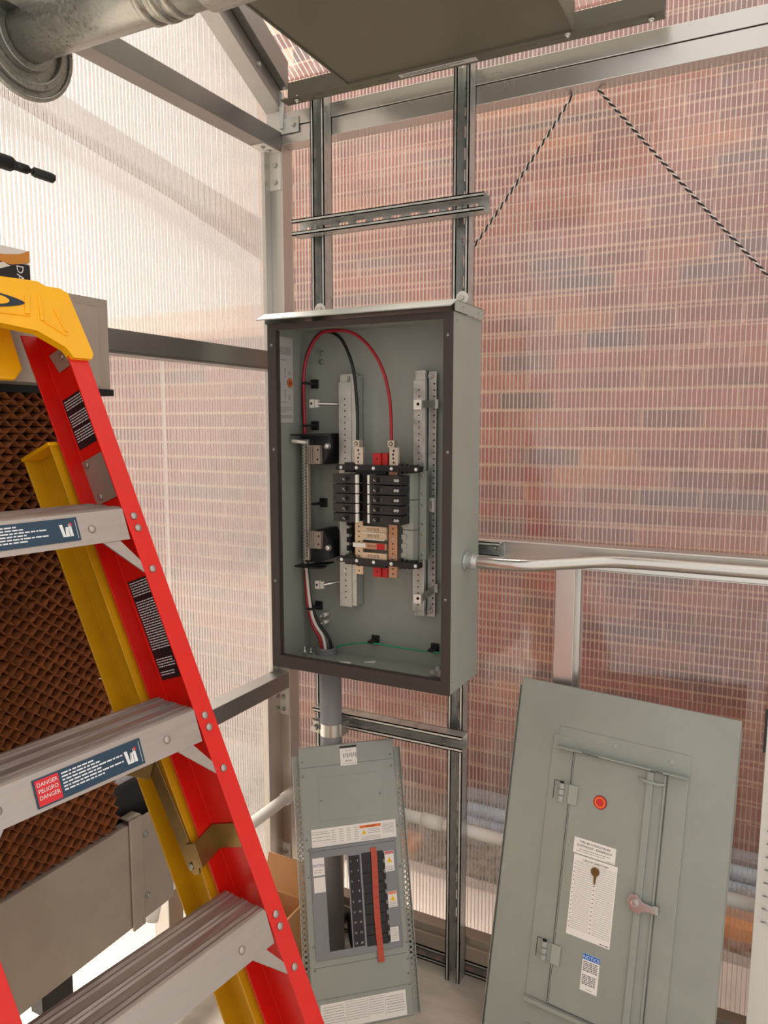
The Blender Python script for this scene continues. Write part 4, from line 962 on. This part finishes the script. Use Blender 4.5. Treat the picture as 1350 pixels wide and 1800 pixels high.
# ================================================================== STEPLADDER (folded, leaning on the cooler)
P0 = Vector((-.886, .842, 1.376)); DS = Vector((.1236, .9923, 0)); STEP = Vector((.1126, .020, -.305)); SD = STEP.normalized(); SL = STEP.length
NF = SD.cross(DS).normalized()
if NF.x < 0: NF = -NF
def LP(a, k, c): return tuple(P0+DS*a+STEP*k+NF*c)
LW = .365
KB = 4.50
la = thing('stepladder', 'red and yellow folded stepladder leaning beside the brown cooling pad', 'ladder', tuple(P0+STEP*KB-DS*.18))
def c_rail(a_corner, s, k0, k1, c0, c1, m, nm, fl_=.033, th=.0032):
    """C-shaped rail: web at a_corner, flanges pointing inwards (s = -1 far rail, +1 near rail)"""
    b = MB([m])
    prof = [(a_corner, c0), (a_corner, c1), (a_corner+s*fl_, c1), (a_corner+s*fl_, c1+th), (a_corner+s*th, c1+th), (a_corner+s*th, c0-th), (a_corner+s*fl_, c0-th), (a_corner+s*fl_, c0)]
    b.prism([LP(a, k0, c) for a, c in prof], STEP*(k1-k0)); return b.build(nm, la, .0008)
rf = c_rail(.033, -1, -.98, KB, .0, -.097, 'red_fibreglass', 'front_rail')
rn = c_rail(-LW-.033, 1, -.98, KB, .0, -.097, 'red_fibreglass', 'front_rail')
yf = c_rail(.026, -1, -.42, KB-.02, -.108, -.190, 'yellow_fibreglass', 'rear_rail', .034)
yn = c_rail(-LW-.026, 1, -.42, KB-.02, -.108, -.190, 'yellow_fibreglass', 'rear_rail', .034)
# rear rail cap bands
for a in (.026, -LW-.026):
    s = -1 if a > 0 else 1
    b = MB(['yellow_plastic']); b.prism([LP(a+s*.001, -.44, -.106), LP(a+s*.001, -.44, -.192), LP(a+s*.037, -.44, -.192), LP(a+s*.037, -.44, -.106)], STEP*.02); b.build('rail_cap', la, .002)
# steps: ribbed tread and front face, rivets, knee braces
def step(k, sticker=None):
    z = P0+STEP*k
    def S(a, d, h): return tuple(z+DS*a+Vector((-1, .1246, 0)).normalized()*d+Vector((0, 0, h)))   # level tread
    prof = [(.0, -.047), (.0, -.002), (.003, .0)]
    g = [(.008, .0016), (.013, 0), (.018, .0016), (.022, 0), (.036, 0), (.040, .0018), (.044, 0), (.048, .0018), (.052, 0), (.066, 0), (.070, .0018), (.075, 0), (.080, .0018), (.088, 0)]
    prof += g
    low = [(d, h-.003) for d, h in reversed(prof[2:])]
    prof2 = prof+[(.088, -.024), (.085, -.024)]+low[1:]+[(.003, -.047)]
    b = MB(['ladder_alu']); lean = lambda h: -h*.369 if h < 0 else 0
    b.prism([S(-.0005, d+(h*.36 if False else 0)+(0), h) if d > .002 else S(-.0005, h*.37, h) for d, h in prof2], -DS*(LW-.001))
    o = b.build('step', la)
    for a in (-.063, -LW+.050): inst('rivet', ME_RIVET, o, P0+DS*a+STEP*(k+.085)+NF*.0005, NF)
    for aa in (.0148, -LW-.0148):
        for kk in (.047, .107): inst('rivet', ME_RIVET, o, LP(aa, k+kk, .0005), NF)
    return o
def brace(k):
    for s in (1, -1):
        A_ = (lambda a: a) if s > 0 else (lambda a: -LW-a)
        b = MB(['ladder_alu'])
        b.prism([LP(A_(-.0575), k+.135, -.004), LP(A_(-.0265), k+.135, -.004), LP(A_(.016), k+.335, -.004), LP(A_(.016), k+.372, -.004)], NF*.003)
        o = b.build('knee_brace', la, .0004); inst('rivet', ME_RIVET, o, LP(.0148 if s > 0 else -LW-.0148, k+.312, .0005), NF)
for k in range(5):
    st = step(k); brace(k)
    if k in (0, 1):
        a0, a1, k0, k1 = (-.262, -.086, .024, .128) if k == 0 else (-.2697, -.1095, .030, .140)
        FM = frame(LP(a0, k+k1, .0014), DS, -STEP.normalized()); hh = (k1-k0)*SL; ww = a1-a0
        # keep the label square to the step edges
        FM = frame(LP(a0, k+k1, .0014), DS, (-STEP+DS*STEP.dot(DS)).normalized())
        R_ = [(.002, .002, .034, hh-.002, 'print_red')]
        for i in range(6): R_ += words(.038, hh-.006-.0042*i, (.128 if i in (2, 4) else .085+.012*(i % 2)), .0019, 'print_white', i)
        R_ += [(ww-.004, .003, ww-.0034, hh-.004, 'print_white')]
        T_ = [('DANGER', .018, hh-.0105, .0070, 'print_white', 'CENTER'), ('PELIGRO', .018, hh-.0185, .0070, 'print_white', 'CENTER'), ('DANGER', .018, hh-.0265, .0070, 'print_white', 'CENTER')]
        x = ww-.028
        tr_ = [([(x, hh-.006), (x, .006), (x+.0055, .006), (x+.0055, hh-.006)], 'print_white')]
        W3 = lambda p: ([(x+q[0], .004+q[1]) for q in p], 'print_white')
        tr_ = [W3([(-.0015, .021), (.0035, .021), (.0055, .003), (.0012, .003)]), W3([(.0055, .003), (.0075, .017), (.0098, .017), (.008, .003)]), W3([(.008, .003), (.0075, .017), (.012, .017), (.0115, .003)]), W3([(.0125, .003), (.0125, .021), (.0165, .021), (.0175, .003)]),
               ([(x+.0125, .0225), (x+.016, .0275), (x+.019, .0235), (x+.0165, .021)], 'print_red')]
        label('danger_label', st, FM, 0, 0, ww, hh, base='label_teal', rects=R_, texts=T_, tris=tr_, lab='dark teal safety label with a red danger block')
# hinge plate, web labels
WM = lambda c, k: frame(LP(.033-.0034, k, c), NF, -SD)
def web_label(c0, c1, k0, k1, rows, nm='web_label'):
    M = frame(LP(.0328-.0034, k1, c0), NF, -SD); M2 = M.copy()
    hh = (k1-k0)*SL; ww = c1-c0; r = []
    q = MB(['label_black', 'print_white'], M); q.box((0, 0, -.0), (ww, hh, .0006))
    q2 = []
    for (y0, n, x1) in rows:
        for i in range(n): q2 += words(.003, y0*hh-.0042*i, x1*ww, .0016, 'print_white', i)
    for rr_ in q2: q.add([(rr_[0], rr_[1], .0009), (rr_[2], rr_[1], .0009), (rr_[2], rr_[3], .0009), (rr_[0], rr_[3], .0009)], [(0, 1, 2, 3)], 1)
    q.build(nm, rf, label='black warning label with white print')
web_label(-.090, -.012, -.635, -.375, [(.93, 4, .95), (.64, 5, .95), (.34, 5, .95)])
web_label(-.0885, -.012, .325, .842, [(.97, 6, .92), (.78, 20, .95), (.2, 4, .6), (.07, 2, .5)])
b = MB(['dull_metal']); b.prism([LP(.0292, -.315, -.094), LP(.0292, -.315, -.010), LP(.0292, -.085, -.010), LP(.0292, -.085, -.094)], -DS*.002); hp = b.build('hinge_plate', la, .0006)
for c, k in ((-.084, -.29), (-.078, -.12)): inst('rivet', ME_RIVET, hp, LP(.0272, k, c), -DS)
b = MB(['dull_metal']); b.prism([LP(.0285, -.86, -.08), LP(.0285, -.86, -.01), LP(.0285, -.76, -.02), LP(.0285, -.76, -.07)], -DS*.002); hp = b.build('cap_plate', la, .0006); inst('rivet', ME_RIVET, hp, LP(.0265, -.82, -.05), -DS)
# folded spreader: long arm on the rear rail, angled clip on the front rail
b = MB(['brass', 'zinc']); b.prism([LP(-.016, 1.64, -.0936), LP(.0295, 1.60, -.0936), LP(.0295, 1.725, -.0936), LP(-.016, 1.765, -.0936)], NF*.003)
b.prism([LP(.0296, 1.60, -.092), LP(.0296, 1.60, -.006), LP(.0296, 1.725, -.006), LP(.0296, 1.725, -.092)], -DS*.003); b.prism([LP(-.016, 1.64, -.0936), LP(-.016, 1.64, -.112), LP(-.016, 1.765, -.112), LP(-.016, 1.765, -.0936)], DS*.003); b.build('spreader_clip', la, .0006, 'brass coloured spreader clip')
b = MB(['brass', 'zinc']); b.prism([LP(-.012, 1.12, -.150), LP(-.012, 1.12, -.120), LP(-.012, 1.74, -.104), LP(-.012, 1.80, -.109), LP(-.012, 1.81, -.121), LP(-.012, 1.78, -.132)], DS*.003); b.cyl(LP(-.012, 1.755, -.118), LP(-.018, 1.755, -.118), .0055, 12, 1)
b.prism([LP(-.014, 1.22, -.125), LP(-.014, 1.30, -.150), LP(-.10, 1.14, -.150), LP(-.10, 1.06, -.125)], NF*.003); b.prism([LP(-.006, 1.50, -.150), LP(-.006, 1.50, -.128), LP(-.006, 1.75, -.122), LP(-.006, 1.75, -.14)], DS*.003); b.build('spreader_arm', la, .0006, 'brass coloured folding spreader arm')
# rear cross bar behind the third step
for k in (2.14, 3.3):
    b = MB(['dull_metal']); b.prism([LP(.020, k, -.150), LP(.020, k, -.118), LP(.020, k+.09, -.118), LP(.020, k+.09, -.150)], -DS*(LW+.04)); cb = b.build('rear_cross_bar', la, .002); inst('rivet', ME_RIVET, cb, LP(-.005, k+.045, -.1175), NF)
# moulded top cap
cap = MB(['yellow_plastic'])
prof = [(-.200, -1.100), (-.067, -1.100), (-.0136, -1.105), (-.0025, -1.086), (.021, -1.086), (.033, -1.066), (.040, -.760), (.034, -.735), (.003, -.735), (-.004, -.782), (-.042, -.853), (-.0928, -.871), (-.200, -.868)]
mir = [(-LW-a, k) for a, k in reversed(prof)]
full = prof+mir
cap.prism([LP(a, k, .008) for a, k in full], -NF*.014)
top_ = [(-LW-.033, -1.064), (-LW-.021, -1.084), (-LW+.0025, -1.084), (-LW+.0136, -1.103), (-.0136, -1.103), (-.0025, -1.084), (.021, -1.084), (.033, -1.064)]
low_ = [(a*.97-.0055 if a > -.18 else a, k+.045) for a, k in top_]
cap.prism([LP(a, k, -.004) for a, k in top_]+[LP(a, k, -.004) for a, k in reversed(low_)], -NF*.092)
cp = cap.build('top_cap', la, .006, 'yellow moulded top cap')
b = MB(['yellow_plastic']); sk = [(-.018, -1.10), (-.022, -.79), (-.040, -.735), (-.066, -.735), (-.105, -.80), (-.18, -.815)]
b.prism([LP(a, k, -.096) for a, k in sk+[(-LW-a, k) for a, k in reversed(sk)]], NF*.010); b.build('rear_skirt', cp, .003)
b = MB(['yellow_plastic'])
for q in ([(-.042, -1.03), (-.034, -1.03), (-.046, -.93), (-.054, -.93)], [(-.0536, -.925), (-.12, -.925), (-.12, -.918), (-.046, -.918)], [(-.022, -1.03), (-.017, -1.03), (-.026, -.905), (-.032, -.905)], [(-.028, -.90), (-.022, -.905), (.006, -.845), (.002, -.84)], [(-.004, -.97), (.0, -.97), (.008, -.86), (.004, -.86)]):
    b.prism([LP(a, k, .0075) for a, k in q], NF*.0025)
b.build('moulded_rib', cp, .0008)
def ell(c0, k0, ra, rk, n=28, p=1.0): return [(c0+ra*math.cos(2*math.pi*i/n), k0+rk*math.sin(2*math.pi*i/n)*(abs(math.sin(2*math.pi*i/n))**(p-1) if p != 1 else 1)) for i in range(n)]
b = MB(['logo_navy', 'yellow_plastic']); b.prism([LP(a, k, .0082) for a, k in ell(-.1825, -.983, .135, .052, 32, 1.25)], NF*.001, 0); b.prism([LP(a, k, .0092) for a, k in ell(-.0975, -.983, .026, .024, 24)], NF*.001, 1); b.build('emblem', cp, label='dark pointed oval emblem')
for a in (.016, -LW-.016):
    b = MB(['black_rubber']); b.prism([LP(a-.022, KB-.10, .006), LP(a+.022, KB-.10, .006), LP(a+.022, KB-.10, -.10), LP(a-.022, KB-.10, -.10)], STEP*.085); b.build('foot', la, .002)

# ================================================================== EVAPORATIVE COOLER on the left wall
CX = -1.128; CYR = 1.055
cl = thing('pad_cooler', 'wall-hung cooler with a brown corrugated pad between steel troughs', 'cooler', (XP+.1, .7, .47))
b = MB(['dull_metal']); b.box((CX+.012, -.2, 1.571), (CX+.014, CYR-.035, 1.715)); b.box((CX-.12, -.2, 1.713), (CX+.014, CYR-.035, 1.715)); b.build('top_cover', cl, .001)
b = MB(['dull_metal']); b.box((CX-.004, -.2, 1.566), (CX, CYR, 1.732)); b.box((CX-.12, -.2, 1.730), (CX, CYR, 1.732)); b.box((CX-.12, CYR-.002, 1.566), (CX, CYR, 1.732)); b.build('top_trough', cl, .001)
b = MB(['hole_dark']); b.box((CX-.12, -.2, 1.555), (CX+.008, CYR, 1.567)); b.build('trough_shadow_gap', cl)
b = MB(['dull_metal']); b.box((CX, -.2, .478), (CX+.003, 1.085, .700)); b.box((CX-.12, -.2, .478), (CX, 1.17, .481)); b.box((CX, -.2, .698), (CX-.02, 1.085, .700)); b.build('bottom_trough', cl, .001)
b = MB(['dull_metal']); b.box((CX-.001, 1.072, .478), (CX+.002, 1.175, .702)); b.box((CX-.12, 1.173, .478), (CX, 1.175, .702)); ee = b.build('end_plate', cl, .001)
b = MB(['dull_metal']); b.box((CX+.0035, 1.052, .472), (CX+.009, 1.085, .712)); b.box((CX-.02, 1.052, .708), (CX+.009, 1.085, .712)); b.build('joint_cover', cl, .002)
for z in (.660, .525): inst('bolt', ME_BOLT, ee, (CX+.002, 1.098, z), (1, 0, 0))
b = MB(['black_plastic']); b.box((CX-.11, 1.03, .60), (CX-.03, 1.165, .765)); b.build('dark_void_block', cl, .002)  # solid black block in place of the shaded void at the cooler's end
b = MB(['plastic_light_grey']); b.box((CX-.10, 1.068, .735), (CX-.045, 1.135, .83)); b.cyl((CX-.07, 1.10, .83), (CX-.07, 1.10, 1.0), .016, 14); b.build('float_tube', cl, .004)
b = MB(['black_plastic']); b.box((CX-.03, .838, .44), (CX+.002, .905, .479)); b.build('support_block', cl, .001)
# corrugated pad: crossed paper flutes
pb = MB(['cellulose']); rp = random.Random(5)
PT = .0116; LAM = .029; NX = 3
z = .692; r = 0
while z < 1.562:
    vs = []; fs = []; ph0 = (0 if r % 2 else math.pi)+rp.uniform(-.25, .25); am = PT*.50*rp.uniform(.92, 1.12); yend = 1.038+rp.uniform(-.004, .006)
    ny = 150; y0 = .42
    for j in range(NX):
        xx = CX-.006-.034*j; sh = (1 if r % 2 else -1)*.9*j
        for i in range(ny+1):
            y = y0+(yend-y0)*i/ny; tt = 2*math.pi*y/LAM+ph0+sh
            vs.append((xx+rp.uniform(-.0008, .0008)*(j == 0), y, z+am*(math.sin(tt)+.12*math.sin(3*tt))))
    for j in range(NX-1):
        for i in range(ny):
            q = j*(ny+1)+i; fs.append((q, q+1, q+ny+2, q+ny+1))
    pb.add(vs, fs, 0, True); z += PT; r += 1
pad = tag(pb.build('cooling_pad', cl), kind='stuff')
so = pad.modifiers.new('paper', 'SOLIDIFY'); so.thickness = .0009
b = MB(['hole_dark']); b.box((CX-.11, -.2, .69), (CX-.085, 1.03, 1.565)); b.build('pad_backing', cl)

# carton and drill standing on the cooler
cz = 1.732
bxm = MB(['carton_white', 'carton_orange', 'carton_black']); by = .900
bxm.box((CX-.11, by-.24, cz), (CX-.012, by, cz+.060), 0)
bx = bxm.build('carton', None, .0015)
tag(bx, 'white, orange and black carton on top of the cooler, behind the yellow ladder cap', 'box')
CF = frame((CX-.0115, by-.24, cz), (0, 1, 0), (0, 0, 1))
b = MB(['carton_black', 'carton_orange', 'carton_white', 'print_white'], CF); b.box((.0, .0, 0), (.24, .036, .0006)); b.prism([(0, .036, 0), (.18, .034, 0), (.205, .031, 0), (.24, .040, 0), (.24, .0595, 0), (.222, .051, 0), (.19, .045, 0), (0, .042, 0)], (0, 0, .0012), 1)
b.prism([(.10, .006, .0006), (.19, .033, .0006), (.203, .029, .0006), (.14, .004, .0006)], (0, 0, .0003), 2)
b.text('DA', .019, lambda x, y: (.214+y, .033-x, .0014), 3); b.build('printed_side', bx)
dl = thing('drill', 'cordless drill standing on the carton, only its black bit holder showing', 'drill', (CX-.062, .80, cz+.060))
dx, dz = CX-.062, 1.943
b = MB(['black_plastic', 'carton_orange']); b.box((dx-.035, .72, cz+.0603), (dx+.035, .84, cz+.115)); b.build('battery', dl, .006)
b = MB(['carton_orange']); b.prism([(dx-.017, .76, cz+.114), (dx-.017, .81, cz+.114), (dx-.017, .80, 1.925), (dx-.017, .745, 1.925)], (.034, 0, 0)); b.build('handle', dl, .006)
b = MB(['carton_orange', 'black_plastic']); b.tube([(dx, .70, dz), (dx, .705, dz), (dx, .80, dz), (dx, .835, dz)], [.024, .03, .03, .022], 20); b.tube([(dx, .835, dz), (dx, .868, dz)], [.02, .012], 20, 1); b.build('motor_body', dl)
b = MB(['black_rubber']); f_ = .047; b.tube([(dx, .845, dz), (dx, .912, dz)], .0125, 18); b.tube([(dx, .912, dz), (dx, .918, dz)], [.0125, .009], 18); b.tube([(dx, .918, dz), (dx, .945, dz)], .0078, 14); b.tube([(dx, .945, dz), (dx, .950, dz)], [.0062, .0045], 12); b.tube([(dx, .950, dz), (dx, .956, dz)], .0042, 12); b.tube([(dx, .956, dz), (dx, .959, dz), (dx, .995, dz), (dx, .999, dz)], [.006, .0092, .0092, .008], 6); b.build('bit_holder', dl)

# ================================================================== SMALL THINGS ON THE FLOOR
cb = thing('cardboard_box', 'open brown cardboard box on the floor between ladder and trim panel', 'box', (-1.15, 1.62, 0))
b = MB(['cardboard']); x0, x1, y0, y1, h = -1.243, -1.095, 1.49, 1.65, .20
for q in (((x0, y0, 0), (x1, y0+.004, h)), ((x0, y1-.004, 0), (x1, y1, h)), ((x0, y0, 0), (x0+.004, y1, h)), ((x1-.004, y0, 0), (x1, y1, h)), ((x0, y0, 0), (x1, y1, .004))): b.box(*q)
b.build('box_body', cb)
b = MB(['cardboard']); b.prism([(x0, y1, h), (x1+.02, y1, h), (x1+.02, y1+.03, h+.085), (x0, y1+.03, h+.085)], (0, .003, 0)); b.build('flap', cb)
b = MB(['cardboard']); b.prism([(x1, y0, h), (x1, y1-.01, h), (x1+.05, y1-.01, h-.09), (x1+.05, y0, h-.09)], (.003, 0, .001)); b.build('flap', cb)
b = MB(['black_rubber']); b.tube(smooth_path([(-.95, 1.76, .008), (-.98, 1.74, .008), (-1.02, 1.765, .03), (-1.04, 1.78, .10), (-1.06, 1.76, .05), (-1.09, 1.74, .008)]), .007, 8); tag(b.build('cable'), 'short black cable curled on the floor behind the trim panel', 'cable')

sp_ = thing('metal_sheet', 'pale metal panel edged with wire coils, standing beside the tall grey cover', 'panel', (.2, 1.76, 0))
SM = frame((-.004, 1.70, 0), (.995, -.1, 0), (.012, .10, .9949))
b = MB(['white_plate'], SM); b.box((0, 0, -.02), (.45, .895, 0)); b.box((0, .865, 0), (.45, .895, .002)); b.build('panel_sheet', sp_, .001)
b = MB(['black_plastic'], SM); b.box((-.006, .80, -.016), (-.0005, .893, -.004)); b.build('clip', sp_)
b = MB(['galvanised'], SM); pts = [(.028+.012*math.cos(i*.5), .85-.0028*i*.8, .012+.012*math.sin(i*.5)) for i in range(190)]; b.tube(pts, .0016, 6); b.build('wire_coil', sp_)
